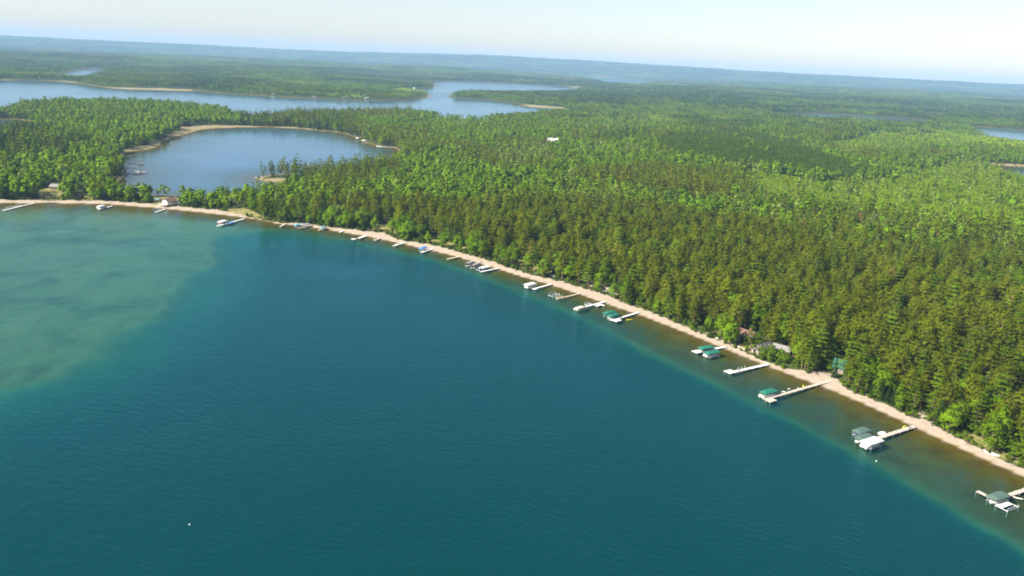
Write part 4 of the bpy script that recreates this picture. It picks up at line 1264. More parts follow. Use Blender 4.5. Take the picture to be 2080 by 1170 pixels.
def upturned_boat(loc, rz, label, L=4.2, W=1.3, mat='hull_white'):
    z = hz(*loc)
    t = thing('rowing_boat', label, 'rowing boat', (loc[0], loc[1], z), rz, 'boats drawn up on the sand')
    rings = []
    for u, w, h in ((-.5, .72, .38), (-.25, 1.0, .50), (.05, 1.0, .52), (.3, .75, .5), (.5, .05, .30)):
        b = W / 2 * w
        rings.append([(u * L, -b, .02), (u * L, -b * .92, h * .6), (u * L, -b * .4, h), (u * L, b * .4, h), (u * L, b * .92, h * .6), (u * L, b, .02)])
    MB().loft(rings).build('hull', mat, t)
    MB().box(-L * .45, L * .35, -.03, .03, .50, .57).build('keel', mat, t)
    return t


def beach_chair(loc, rz, label, mat):
    z = hz(*loc)
    t = thing('beach_chair', label, 'chair', (loc[0], loc[1], z), rz, 'chairs on the sand')
    MB().box(-.3, .35, -.34, .34, .30, .37).build('seat', mat, t)
    MB().add([(-.3, -.34, .34), (-.3, .34, .34), (-.62, .34, 1.05), (-.62, -.34, 1.05), (-.36, -.34, .34), (-.36, .34, .34), (-.68, .34, 1.05), (-.68, -.34, 1.05)],
             [(0, 1, 2, 3), (7, 6, 5, 4), (0, 4, 5, 1), (1, 5, 6, 2), (2, 6, 7, 3), (3, 7, 4, 0)]).build('backrest', mat, t)
    for sy in (-.37, .37):
        MB().box(-.42, .4, sy - .05, sy + .05, .55, .60).build('armrest', mat, t)
    posts('leg', [(sx, sy) for sx in (-.4, .32) for sy in (-.36, .36)], -.05, .54, .04, mat, t)
    return t


def window(parent, x, y, z, w, h, ax, frame='paint_white'):
    """window set proud of a wall whose outside is +-x or +-y (ax like '+x')"""
    s = 1 if ax[0] == '+' else -1
    f = MB()
    g = MB()
    if ax[1] == 'x':
        for (a, b, c, d) in ((y - w / 2 - .1, y - w / 2, z - .1, z + h + .1), (y + w / 2, y + w / 2 + .1, z - .1, z + h + .1), (y - w / 2, y + w / 2, z - .1, z), (y - w / 2, y + w / 2, z + h, z + h + .1)):
            f.box(min(x, x + s * .09), max(x, x + s * .09), a, b, c, d)
        g.box(min(x, x + s * .05), max(x, x + s * .05), y - w / 2, y + w / 2, z, z + h)
    else:
        for (a, b, c, d) in ((x - w / 2 - .1, x - w / 2, z - .1, z + h + .1), (x + w / 2, x + w / 2 + .1, z - .1, z + h + .1), (x - w / 2, x + w / 2, z - .1, z), (x - w / 2, x + w / 2, z + h, z + h + .1)):
            f.box(a, b, min(y, y + s * .09), max(y, y + s * .09), c, d)
        g.box(x - w / 2, x + w / 2, min(y, y + s * .05), max(y, y + s * .05), z, z + h)
    o = f.build('window', frame, parent)
    g.build('pane', 'glass_dark', o)
    return o


def house(pt, rz, label, L, W, h, rise, wall, roof, cat='house', name='house', chimney=False, deck=0.0, wins=(), door=None, over=.5, lift_z=0.0, dz=0.0):
    """gabled house, ridge along local x"""
    x, y = PT[pt]
    z = hz(x, y) + dz
    t = thing(name, label, cat, (x, y, z), rz)
    b = lift_z
    MB().add([(-L / 2, -W / 2, b), (L / 2, -W / 2, b), (L / 2, W / 2, b), (-L / 2, W / 2, b), (-L / 2, -W / 2, b + h), (L / 2, -W / 2, b + h), (L / 2, W / 2, b + h), (-L / 2, W / 2, b + h), (-L / 2, 0, b + h + rise), (L / 2, 0, b + h + rise)],
             [(3, 2, 1, 0), (0, 1, 5, 4), (2, 3, 7, 6), (1, 2, 6, 9, 5), (3, 0, 4, 8, 7), (4, 5, 9, 8), (6, 7, 8, 9)]).build('wall', wall, t)
    sl = rise / (W / 2)
    m = MB()
    for s in (-1, 1):
        e = W / 2 + over
        ze = b + h + rise - sl * e
        m.add([(-L / 2 - over, 0, b + h + rise + .06), (L / 2 + over, 0, b + h + rise + .06), (L / 2 + over, s * e, ze + .06), (-L / 2 - over, s * e, ze + .06),
               (-L / 2 - over, 0, b + h + rise + .24), (L / 2 + over, 0, b + h + rise + .24), (L / 2 + over, s * e, ze + .22), (-L / 2 - over, s * e, ze + .22)],
              [(0, 1, 2, 3), (7, 6, 5, 4), (0, 4, 5, 1), (1, 5, 6, 2), (2, 6, 7, 3), (3, 7, 4, 0)])
    r = m.build('roof', roof, t)
    MB().bar((-L / 2 - over + .02, 0, b + h + rise + .24), (L / 2 + over - .02, 0, b + h + rise + .24), .09, 6).build('ridge_cap', roof, r)
    if chimney:
        MB().box(L * .15, L * .15 + .8, .3, 1.1, b + h + .3, b + h + rise + 1.1).build('chimney', 'brick_chimney', r)
    for (wx, wy, wz, ww, wh, ax) in wins:
        window(t, wx, wy, b + wz, ww, wh, ax)
    if door:
        dx, dy, ax = door
        s = 1 if ax[0] == '+' else -1
        if ax[1] == 'y':
            d = MB().box(dx - .5, dx + .5, min(dy, dy + s * .07), max(dy, dy + s * .07), b + .02, b + 2.1).build('door', 'siding_tan', t)
            MB().box(dx + .32, dx + .40, min(dy + s * .07, dy + s * .14), max(dy + s * .07, dy + s * .14), b + .95, b + 1.05).build('handle', 'dark_trim', d)
        else:
            d = MB().box(min(dx, dx + s * .07), max(dx, dx + s * .07), dy - .5, dy + .5, b + .02, b + 2.1).build('door', 'siding_tan', t)
            MB().box(min(dx + s * .07, dx + s * .14), max(dx + s * .07, dx + s * .14), dy + .32, dy + .40, b + .95, b + 1.05).build('handle', 'dark_trim', d)
    if lift_z:
        posts('stilt', [(sx * (L / 2 - .3), sy * (W / 2 - .3)) for sx in (-1, 0, 1) for sy in (-1, 1)], -.4, b + .01, .15, 'timber_tan', t)
    return t


def along(pt, rz, f, s=0.0):
    x, y = PT[pt]
    return (x + f * math.cos(rz) - s * math.sin(rz), y + f * math.sin(rz) + s * math.cos(rz))


# ---- docks and what is moored at them, from the far left end of the beach to the near right
D_ = DOCKDIR
dock('a', 'long white dock at the far left end of the beach', 1.3, plats=((0, -1.6, .6, 2.6),))
frame_lift('frame_a1', D_['a'], 'pale empty lift frame beside the end of the leftmost dock', 6.0, 3.0, 1.2)
frame_lift('frame_a2', D_['a'], 'small empty lift frame midway along the leftmost dock', 4.0, 2.6, 1.0)
dock('b', 'short white dock left of the white beach house', 1.2)
lift('lift_b', D_['b'], 'lift with white canopy at the dock left of the beach house', 'canvas_white', 6.6, 3.2)
pontoon_boat(along('lift_b', D_['b'], .3), D_['b'], 'pontoon boat under the white canopy left of the beach house')
dock('c', 'narrow white dock in front of the white beach house', 1.1)
dock('d', 'long white dock right of the white beach house, dark boat at its middle', 1.5)
lift('lift_d1', D_['d'], 'white canopied lift at the dock right of the beach house', 'canvas_white', 7.2, 3.6)
pontoon_boat(along('lift_d1', D_['d'], .4), D_['d'], 'covered pontoon boat at the dock right of the beach house', side='hull_red')
runabout(along('boat_d2', D_['d'], 0), D_['d'] + math.pi, 'dark blue motorboat at the middle of the dock right of the beach house', 6.6, 2.4, 'hull_blue', .05, 'canvas_blue')
dock('e', 'small tan wooden dock left of the teal canopies', 1.2, 'timber_tan')
dock('f', 'short dock between the teal and grey canopied lifts', 1.2, 'timber_grey')
lift('lift_f1', D_['f'], 'teal canopied lift left of the grey canopied one', 'canvas_teal', 6.8, 3.2)
runabout(along('lift_f1', D_['f'], .6), D_['f'], 'white motorboat under the teal canopy')
lift('lift_f2', D_['f'], 'pale grey canopied lift right of the teal one', 'canvas_grey', 6.8, 3.2)
runabout(along('boat_f3', D_['f'], 0), D_['f'], 'dark motorboat moored on the beach side of the grey canopied lift', 5.5, 2.1, 'hull_blue', .0)
dock('g', 'tan dock with a pale green canopied lift along it', 1.2, 'timber_tan')
lift('lift_g', D_['g'], 'pale green canopied lift along the tan dock', 'canvas_teal', 6.6, 3.0)
dock('h', 'stub of a white dock, shortest on the beach', 1.4)
dock('i', 'wide short white dock near the swimming raft', 2.2)
t = thing('swim_raft', 'white swimming raft floating off the short white docks', 'raft', (*PT['raft'], 0), .3)
MB().box(-1.5, 1.5, -1.5, 1.5, .32, .44).build('deck', 'paint_white', t)
for sy in (-1.1, 1.1):
    MB().bar((-1.4, sy, .1), (1.4, sy, .1), .25, 8).build('float', 'paint_white', t)
m = MB()
for sy in (-.25, .25):
    m.bar((1.55, sy, -.5), (1.55, sy, 1.1), .03)
for zz in (-.2, .1, .4, .7):
    m.bar((1.55, -.25, zz), (1.55, .25, zz), .025)
m.build('ladder', 'alloy', t)
dock('j', 'short pale dock with an end plate between two white docks', 1.3, 'timber_grey', plats=((0, -1.4, .65, 2.4),))
dock('k', 'white dock with an empty frame on its beach side', 1.6)
frame_lift('frame_k', D_['k'], 'low empty lift frame between two white docks', 5.0, 2.6, .9)
dock('l', 'white dock beside the blue canopied lift', 1.7)
lift('lift_l', D_['l'], 'bright blue canopied lift, only blue one on the beach', 'canvas_blue', 6.6, 3.0)
dock('m', 'bare tan wooden dock between the blue and the arched canopies', 1.3, 'timber_tan')
dock('n', 'dock hidden between the two grey arched canopies', 1.3, 'timber_grey')
lift('lift_n1', D_['n'], 'grey arched canopy lift, the left one of the pair', 'canvas_grey', 7.4, 3.0, 'arch')
lift('lift_n2', D_['n'], 'grey arched canopy lift, the right one of the pair', 'canvas_grey', 7.4, 3.0, 'arch')
runabout(along('lift_n1', D_['n'], 1.2), D_['n'], 'white motorboat under the left grey arched canopy', 6.2)
runabout(along('lift_n2', D_['n'], 1.2), D_['n'], 'white motorboat under the right grey arched canopy', 6.2)
pontoon_boat(along('boat_n3', D_['n'], .2, 2.6), D_['n'] + math.pi, 'white pontoon boat moored right of the grey arched canopies', 6.4, 2.4, z=.0, side='hull_blue')
t = thing('flag_mast', 'short white mast with a small pale flag left of the arched canopies', 'flag', (*PT['chair_n'], 0), D_['n'])
MB().bar((0, 0, -1.2), (0, 0, 2.6), .07, 6).build('mast', 'paint_white', t)
MB().add([(0, .0, 2.5), (.5, .1, 2.48), (1.1, -.05, 2.45), (1.1, -.05, 1.85), (.5, .1, 1.88), (0, 0, 1.9), (0, .03, 2.5), (.5, .13, 2.48), (1.1, -.02, 2.45), (1.1, -.02, 1.85), (.5, .13, 1.88), (0, .03, 1.9)],
         [(0, 1, 4, 5), (1, 2, 3, 4), (11, 10, 7, 6), (10, 9, 8, 7), (0, 6, 7, 1), (1, 7, 8, 2), (2, 8, 9, 3), (3, 9, 10, 4), (4, 10, 11, 5), (5, 11, 6, 0)]).build('flag', 'canvas_white', t)
dock('o', 'straight white dock right of the arched canopies', 1.3)
lift('lift_o', D_['o'], 'white canopied lift along the straight dock right of the arched canopies', 'canvas_white', 6.2, 2.6)
runabout(along('lift_o', D_['o'], .2), D_['o'], 'dark blue motorboat under the white canopy right of the arches', 5.6, 2.1, 'hull_blue')
dock('p', 'white dock with a large white canopied lift at its end', 1.3, plats=((0, -.6, 1.5, 2.6),))
lift('lift_p', D_['p'], 'large white canopied lift left of the bare lift frames', 'canvas_white', 7.4, 3.4, shift=(-.4, .6))
pontoon_boat(along('lift_p', D_['p'], .8), D_['p'], 'white pontoon boat under the large white canopy', 7.0, 2.6)
dock('q', 'slim cream dock with bare lift frames at its end', .9, 'timber_tan')
frame_lift('frame_q1', D_['q'], 'bare pale lift frame farthest out at the slim cream dock', 5.4, 3.2, 1.7, wheel=True)
frame_lift('frame_q2', D_['q'], 'cream lift frame with a winch wheel joined to the slim dock', 3.6, 2.6, 1.6, 'vinyl_tan', True)
_, Lr = dock('r', 'white dock with a side arm and a pontoon boat at its end', 1.3, plats=((17.5, 1.3 / 2, 5.0, 1.0),))
pontoon_boat(along('boat_r', D_['r'], .6), D_['r'], 'cream covered pontoon boat at the dock with the side arm', 7.0, 2.6, z=.0, cover='vinyl_tan')
t = thing('swim_platform', 'white T shaped platform joined to the side arm of a dock', 'platform', (*PT['branch_r'], 0), D_['r'])
MB().box(-2.6, 2.6, -.9, .9, .515, .635).build('deck', 'paint_white', t)
posts('leg', [(-2.3, -.7), (2.3, -.7), (-2.3, .7), (2.3, .7)], -1.5, .5, .05, 'alloy', t)
frame_lift('frame_r', D_['r'], 'small grey lift frame on the beach side of the dock with the arm', 3.0, 2.0, 1.3, wheel=True)
dock('s', 'white dock with a broad square platform left of the yellow kayak', 1.3, plats=((-.6, -1.4, 3.2, 4.6),))
lift('lift_s1', D_['s'], 'green canopied lift, outer one of two behind the square platform', 'canvas_green', 7.0, 3.0)
lift('lift_s2', D_['s'], 'green canopied lift, inner one of two behind the square platform', 'canvas_green', 7.0, 3.0)
runabout(along('lift_s1', D_['s'], .4), D_['s'], 'motorboat under the outer green canopy behind the square platform', hull='hull_blue')
runabout(along('lift_s2', D_['s'], 1.4), D_['s'], 'white motorboat under the inner green canopy behind the square platform')
kayak(PT['kayak_s'], D_['s'] - .35, 'yellow kayak floating right of the square platform dock', 'float_yellow', 3.6, .9)
_, Lt = dock('t', 'white dock passing between two green canopies below the brown cabin', 1.6, plats=((-.6, -1.8, 1.5, 3.6),))
lift('lift_t1', D_['t'], 'bright green canopied lift on the dock below the brown cabin, outer', 'canvas_green', 7.2, 3.4, shift=(.3, 1.2))
lift('lift_t2', D_['t'], 'bright green canopied lift on the dock below the brown cabin, inner', 'canvas_green', 7.4, 3.4)
pontoon_boat(along('lift_t2', D_['t'], .8), D_['t'], 'white pontoon boat under the inner green canopy below the brown cabin', 7.2, 2.6)
runabout(along('lift_t1', D_['t'], 1.2, -.8), D_['t'], 'white motorboat under the outer green canopy below the brown cabin')
dock('u', 'long bare white dock with a bench and a square end', 1.5, plats=((-.8, -2.6, 1.0, 4.0),))
t = thing('dock_bench', 'small white bench on the long bare white dock', 'bench', (DATA['docks']['u'][0][0] + 18.6 * math.cos(D_['u']), DATA['docks']['u'][0][1] + 18.6 * math.sin(D_['u']), .63), D_['u'])
MB().box(-.7, .7, -.2, .25, .40, .46).build('seat', 'paint_white', t)
MB().box(-.7, .7, .26, .32, .42, .95).build('backrest', 'paint_white', t)
posts('leg', [(-.6, -.12), (.6, -.12), (-.6, .2), (.6, .2)], 0, .40, .04, 'paint_white', t)
for i, f in enumerate((13.0, 15.0, 17.0)):
    bx_, by_ = DATA['docks']['u'][0][0] + f * math.cos(D_['u']) + 1.3 * math.sin(D_['u']), DATA['docks']['u'][0][1] + f * math.sin(D_['u']) - 1.3 * math.cos(D_['u'])
    t = thing('mooring_post', ('mooring post nearest the beach', 'middle mooring post', 'mooring post nearest the bench')[i] + ' by the long bare dock', 'post', (bx_, by_, 0), 0, 'mooring posts')
    MB().bar((0, 0, -1.5), (0, 0, 1.3), .07, 6).build('pole', 'alloy', t)
    MB().bar((0, 0, 1.3), (0, 0, 1.42), .12, 8).build('cap', 'paint_white', t)
dock('v', 'longest dock, grey boards, running to a single green canopy', 1.4, 'timber_grey', plats=((-.4, .7, 3.2, 4.2),), extra=0)
lift('lift_v', D_['v'], 'single green canopied lift at the end of the longest dock', 'canvas_green', 7.2, 3.4, shift=(.1, .6))
pontoon_boat(along('lift_v', D_['v'], 1.0), D_['v'], 'white pontoon boat under the single green canopy', 7.0, 2.6)
for i, k in enumerate(('fl1', 'fl2', 'fl3', 'fl4')):
    t = thing('swim_float', ('white float nearest the single green canopy', 'pale cylinder float second from the green canopy', 'white float close against the longest dock', 'yellow float nearest the beach by the longest dock')[i], 'float', (*PT[k], 0), .5 * i, 'floats along the longest dock')
    col = 'float_yellow' if i == 3 else 'paint_white'
    MB().bar((-.6, 0, .12), (.6, 0, .12), .2, 8).build('body', col, t)
    MB().bar((.6, 0, .12), (.72, 0, .12), .08, 6).build('cap', 'dark_trim', t)
dock('w', 'grey board dock leading to the large white covered boat', 1.6, 'timber_grey')
lift('lift_w1', D_['w'], 'dark sage canopied lift standing apart, outermost of three', 'canvas_sage', 6.4, 3.4)
lift('lift_w2', D_['w'], 'sage canopied lift between the white cover and the outermost lift', 'canvas_sage', 7.0, 3.4)
runabout(along('lift_w1', D_['w'], .6), D_['w'], 'dark motorboat under the outermost sage canopy', hull='hull_blue')
runabout(along('lift_w2', D_['w'], 1.6), D_['w'], 'white motorboat poking out under the middle sage canopy', 6.2)
lift('lift_w3', D_['w'], 'large white canopied lift at the end of the grey board dock', 'canvas_white', 7.6, 3.9, shift=(.2, .3))
pontoon_boat(along('lift_w3', D_['w'], .9), D_['w'], 'white covered pontoon boat at the end of the grey board dock', 7.4, 2.7, cover='canvas_white')
t = thing('water_trampoline', 'white oval float beside the grey board dock', 'float', (*PT['raft_w'], 0), D_['w'])
prof = ((0, .04), (.5, .0), (.8, .08), (1.0, .22), (.9, .40), (.6, .42), (0, .40))
MB().loft([[(2.0 * r_ * math.cos(a) + 1e-4 * math.cos(a), 1.0 * r_ * math.sin(a) + 1e-4 * math.sin(a), z_) for a in [i * math.pi / 10 for i in range(20)]] for r_, z_ in prof], cap=False).build('tube', 'paint_white', t, True)
MB().loft([[(1.3 * q * math.cos(a), .62 * q * math.sin(a), .435 + .02 * (1 - q)) for a in [i * math.pi / 8 for i in range(16)]] for q in (1.0, .3)]).build('pad', 'canvas_white', t)
kayak(PT['kayak_w1'], D_['w'] + .25, 'yellow kayak floating against the grey board dock', 'float_yellow', 3.2, 1.0, 0)
(wax, way), _b = DATA['docks']['w']
kayak((wax + 3.6 * math.cos(D_['w']), way + 3.6 * math.sin(D_['w'])), D_['w'] + .1, 'white kayak lying on the grey board dock', 'hull_white', 3.0, .9, .63)
dock('x', 'pale dock at the right edge with a bent outer arm', 1.4, 'timber_grey', plats=((-1.4, -5.6, -.7, 1.4),))
lift('lift_x', D_['x'], 'sage canopied lift at the dock on the right edge', 'canvas_sage', 7.0, 3.4, shift=(.2, .5))
runabout(along('lift_x', D_['x'], 1.2), D_['x'], 'white motorboat under the sage canopy at the right edge', 6.0)
frame_lift('frame_x', D_['x'], 'white and grey lift frame with a bare deck at the right edge', 5.6, 3.6, 1.2)
t = thing('floating_deck', 'white deck lying on the bare lift frame at the right edge', 'deck', (*along('frame_x', D_['x'], 0, -.7), 0), D_['x'])
MB().box(-2.6, 2.6, -.9, .9, .52, .62).build('panel', 'paint_white', t)
MB().box(-2.6, 2.6, -.98, -.905, .50, .66).build('edge_rail', 'alloy', t)
for i, k in enumerate(('toy_x1', 'toy_x2')):
    kayak(PT[k], D_['x'] + (2.2 if i else 2.0), ('grey paddle board beside the dock at the right edge', 'tan paddle board beside the dock at the right edge')[i], ('canvas_grey', 'vinyl_tan')[i], 2.8, .7, 0, 'paddle_board', 'paddle board', False)
for k, lab in (('buoy', 'white buoy off the drop-off below the covered boat'), ('bird', 'lone white buoy far out on the deep water')):
    t = thing('mooring_buoy', lab, 'buoy', (*PT[k], 0), 0, 'buoys')
    MB().loft([[(r_ * math.cos(a), r_ * math.sin(a), z_) for a in [i * math.pi / 5 for i in range(10)]] for r_, z_ in ((.04, -.14), (.18, -.04), (.22, .10), (.17, .24), (.05, .31))]).build('ball', 'paint_white', t, True)
    MB().bar((0, 0, .30), (0, 0, .42), .04, 6).build('ring_post', 'alloy', t)

# ---- on the sand
upturned_boat(PT['canoe1'], -.55, 'white upturned rowing boat above the beach, left of two')
upturned_boat(PT['canoe2'], -.7, 'white upturned rowing boat above the beach, right of two')
upturned_boat(PT['skiff1'], -.9, 'grey upturned boat on the sand at the right, upper of two', 3.8, 1.2, 'canvas_grey')
upturned_boat(PT['skiff2'], -.75, 'white upturned boat on the sand at the right, lower of two', 4.4, 1.4)
for i, k in enumerate(('chair1', 'chair2', 'chair3')):
    beach_chair(PT[k], D_['r'] + .2 * i, ('leftmost', 'middle', 'rightmost')[i] + ' of three white chairs at the edge of the trees', 'paint_white')
beach_chair(PT['chair4'], D_['t'], 'dark chair alone on the sand below the lawn', 'log_wood')
# low pale wall in front of the cabins
(wx0, wy0), (wx1, wy1) = PT['wall0'], PT['wall1']
Lw = math.hypot(wx1 - wx0, wy1 - wy0)
t = thing('retaining_wall', 'low cream retaining wall between the beach and the cabin lawns', 'wall', (wx0, wy0, hz(wx0, wy0)), math.atan2(wy1 - wy0, wx1 - wx0))
nb_ = int(Lw / 2.0)
bm_ = MB().box(0, Lw / nb_ - .05, -.3, .3, -.3, .62).mesh('block', 'stone_pale')
for i in range(nb_):
    if i == nb_ // 2:
        continue
    o = link('block', bm_, t)
    o.location = (i * Lw / nb_, 0, .05 * math.sin(i * 1.7))
(px0, py0), (px1, py1) = PT['path0'], PT['path1']
Lp = math.hypot(px1 - px0, py1 - py0)
t = thing('garden_path', 'pale paved path from the wall up to the brown cabin', 'path', (px0, py0, hz(px0, py0)), math.atan2(py1 - py0, px1 - px0))
sl_ = MB().box(0, Lp / 6 - .08, -.9, .9, -.1, .22).mesh('slab', 'stone_pale')
for i in range(6):
    o = link('slab', sl_, t)
    o.location = (i * Lp / 6, 0, .05 * i + .1)
(bx0, by0), (bx1, by1) = PT['board0'], PT['board1']
Lb = math.hypot(bx1 - bx0, by1 - by0)
t = thing('boardwalk', 'narrow board ramp on the sand above the grey board dock', 'boardwalk', (bx0, by0, hz(bx0, by0)), math.atan2(by1 - by0, bx1 - bx0))
bd_ = MB().box(0, .32, -.5, .5, .12, .18).mesh('plank', 'timber_grey')
for i in range(int(Lb / .36)):
    o = link('plank', bd_, t)
    o.location = (i * .36, 0, .0)
MB().box(0, Lb, -.45, -.35, .0, .115).build('stringer', 'timber_grey', t)
MB().box(0, Lb, .35, .45, .0, .115).build('stringer', 'timber_grey', t)

# ---- houses
HW = house('house_white', math.radians(62), 'white beach house with brown roof on the spit', 9.0, 6.0, 2.5, 1.6, 'siding_white', 'roof_brown', wins=((-4.5, -1.4, .7, 1.1, 1.1, '-x'), (-4.5, 1.2, .7, 1.4, 1.1, '-x'), (0, -3.0, .8, 1.4, 1.0, '-y')), door=(2.5, -3.0, '-y'), lift_z=1.5)
MB().box(-7.4, -4.52, -3.3, 3.3, 1.35, 1.49).build('porch', 'timber_grey', HW)
m = MB()
for yy in np.linspace(-3.2, 3.2, 9):
    m.box(-7.38, -7.30, yy - .04, yy + .04, 1.49, 2.4)
m.box(-7.40, -7.28, -3.3, 3.3, 2.4, 2.5)
m.build('porch_railing', 'paint_white', HW)
m = MB()
for i in range(6):
    m.box(-9.0 + i * .28, -8.7 + i * .28, 2.0, 3.1, .1 + i * .23, .18 + i * .23)
m.build('steps', 'paint_white', HW)
house('shed_white', .3, 'small cream shed right of the white beach house', 3.6, 2.8, 2.0, .7, 'siding_white', 'canvas_white', 'shed', 'shed', door=(0, -1.4, '-y'), over=.25)
x, y = PT['pavilion']
t = thing('garden_shelter', 'open pale frame shelter left of the white beach house', 'shelter', (x, y, hz(x, y)), .4)
posts('post', [(-1.8, -1.4), (1.8, -1.4), (-1.8, 1.4), (1.8, 1.4)], -.2, 2.2, .07, 'alloy', t)
MB().add([(-2, -1.6, 2.2), (2, -1.6, 2.2), (2, 1.6, 2.2), (-2, 1.6, 2.2), (-2, 0, 2.9), (2, 0, 2.9)], [(0, 1, 5, 4), (2, 3, 4, 5), (1, 2, 5), (3, 0, 4), (3, 2, 1, 0)]).build('roof', 'canvas_teal', t)
house('cabin_brown', math.radians(-48), 'brown roofed log cabin above the cream wall', 9.5, 6.5, 2.6, 2.0, 'siding_brown', 'roof_brown', 'cabin', 'cabin', True, wins=((-3, -3.25, .9, 1.3, 1.1, '-y'), (0, -3.25, .9, 1.6, 1.1, '-y'), (4.75, 0, .9, 1.4, 1.2, '+x')), door=(3, -3.25, '-y'))
house('cabin_grey', math.radians(38), 'grey roofed cabin half hidden by bushes, gable to the lake', 9.0, 6.0, 2.4, 2.2, 'siding_tan', 'roof_grey', 'cabin', 'cabin', wins=((-4.5, -1.4, .8, 1.3, 1.2, '-x'), (-4.5, 1.4, .8, 1.3, 1.2, '-x')), door=(1, 3.0, '+y'))
house('cabin_grey2', math.radians(-40), 'grey roofed cabin with dark walls, farther back in the trees', 8.0, 7.0, 2.4, 1.8, 'siding_brown', 'roof_grey', 'cabin', 'cabin', wins=((-2, -3.5, .8, 1.3, 1.1, '-y'), (2, -3.5, .8, 1.3, 1.1, '-y')))
house('cabin_green', math.radians(-30), 'green metal roofed cabin peeping out between the pines', 6.0, 5.5, 2.8, 2.6, 'siding_tan', 'roof_green', 'cabin', 'cabin', wins=((-1.6, -2.75, .8, 1.2, 1.2, '-y'), (1.5, -2.75, .8, 1.2, 1.2, '-y')))
HF = house('house_far', math.radians(8), 'large white house alone in the middle of the forest', 15, 9, 6.0, 4.0, 'siding_white', 'canvas_white', chimney=False, wins=tuple((x_, -4.5, z_, 1.5, 1.3, '-y') for x_ in (-5, -2, 2, 5) for z_ in (.8, 3.2)), door=(0, -4.5, '-y'))
MB().box(-11.5, -7.1, -3.2, 3.2, 0, 3.2).build('garage', 'siding_white', HF)
MB().box(-11.8, -7.05, -3.5, 3.5, 3.21, 3.5).build('garage_roof', 'canvas_white', HF)
house('house_left', math.radians(4), 'small brown house in the shade of the left trees', 7.5, 5, 2.4, 1.4, 'siding_brown', 'roof_brown', wins=((-1.5, -2.5, .8, 1.2, 1.0, '-y'), (1.5, -2.5, .8, 1.2, 1.0, '-y')))
house('house_dark', math.radians(-3), 'dark house with a veranda behind the left lawn', 10, 6.5, 2.8, 1.8, 'log_wood', 'roof_grey', wins=((-3, -3.25, .8, 1.5, 1.2, '-y'), (0, -3.25, .8, 1.5, 1.2, '-y'), (3, -3.25, .8, 1.5, 1.2, '-y')))
for i, k in enumerate(('f1', 'f2', 'f3', 'f4', 'f5', 'f6')):
    house(k, .2 * i, ('white cottage back from the far lake, standing alone', 'white boathouse on the far shore, second from the open bay', 'white boathouse midway along the far wooded shore', 'white boathouse next to the last on the far shore', 'white cottage by the channel between the far lakes', 'white boathouse nearest the channel on the far shore')[i],
          10, 7, 3.0, 2.2, 'siding_white', ('roof_grey', 'canvas_white')[i % 2], name='cottage', cat='cottage', wins=((-3, -3.5, 1, 1.6, 1.2, '-y'), (3, -3.5, 1, 1.6, 1.2, '-y')))

# ---- docks in the round bay
def small_dock(a, b, label, w=1.4, mat='timber_grey'):
    (x0, y0), (x1, y1) = PT[a], PT[b]
    L = math.hypot(x1 - x0, y1 - y0)
    t = thing('dock', label, 'dock', (x0, y0, 0), math.atan2(y1 - y0, x1 - x0), 'docks in the round bay')
    MB().box(0, L, -w / 2, w / 2, .55, .7).build('walkway', mat, t)
    n = max(2, int(L / 6))
    posts('leg', [(1 + (L - 1.5) * i / (n - 1), s * (w / 2 + .08)) for i in range(n) for s in (-1, 1)], -1.4, .9, .07, 'alloy', t)
    return math.atan2(y1 - y0, x1 - x0)


PT['bl1'] = [PT['bl1'][0] - 8, PT['bl1'][1]]
r1 = small_dock('bl1', 'bl1e', 'grey dock in the round bay with the dark canopied lift', 1.6)
lift('bl_lift', r1, 'dark canopied lift in the round bay', 'canvas_dark', 7.5, 4.0, group='canopied boat lifts in the round bay')
small_dock('bl2', 'bl2e', 'pale dock along the reeds at the left shore of the round bay', 1.6, 'timber_tan')
r3 = small_dock('bl3', 'bl3e', 'white dock on the left shore of the round bay, nearest', 1.8, 'paint_white')
lift('bl_lift3', r3, 'grey canopied lift at the nearest dock of the round bay', 'canvas_grey', 7.0, 3.6, group='canopied boat lifts in the round bay')
pontoon_boat(PT['bl_boat'], r3 + .3, 'white pontoon boat afloat off the left shore of the round bay', 7.5, 2.8, z=0)
for a, b, lab, can in (('br1s', 'br1', 'upper dock on the right shore of the round bay', 'upper'), ('br2s', 'br2', 'middle dock on the right shore of the round bay', 'lower')):
    q = small_dock(a, b, lab)
    lift(b, q, 'white canopied lift on the right shore of the round bay, ' + can, 'canvas_white', 8.0, 4.4, group='canopied boat lifts in the round bay')
q = small_dock('br3s', 'br3', 'long white dock at the right corner of the round bay', 2.2, 'paint_white')
pontoon_boat(PT['br_boat'], q, 'white pontoon boat at the long dock of the round bay', 8, 3, z=0)
small_dock('br4s', 'br4', 'short pale dock at the top right of the round bay', 2.5, 'paint_white')
small_dock('br5s', 'br5', 'short white dock on the far shore of the round bay', 2.5, 'paint_white')
small_dock('bps', 'bp', 'white dock off the tip of the pine point', 2.0, 'paint_white')

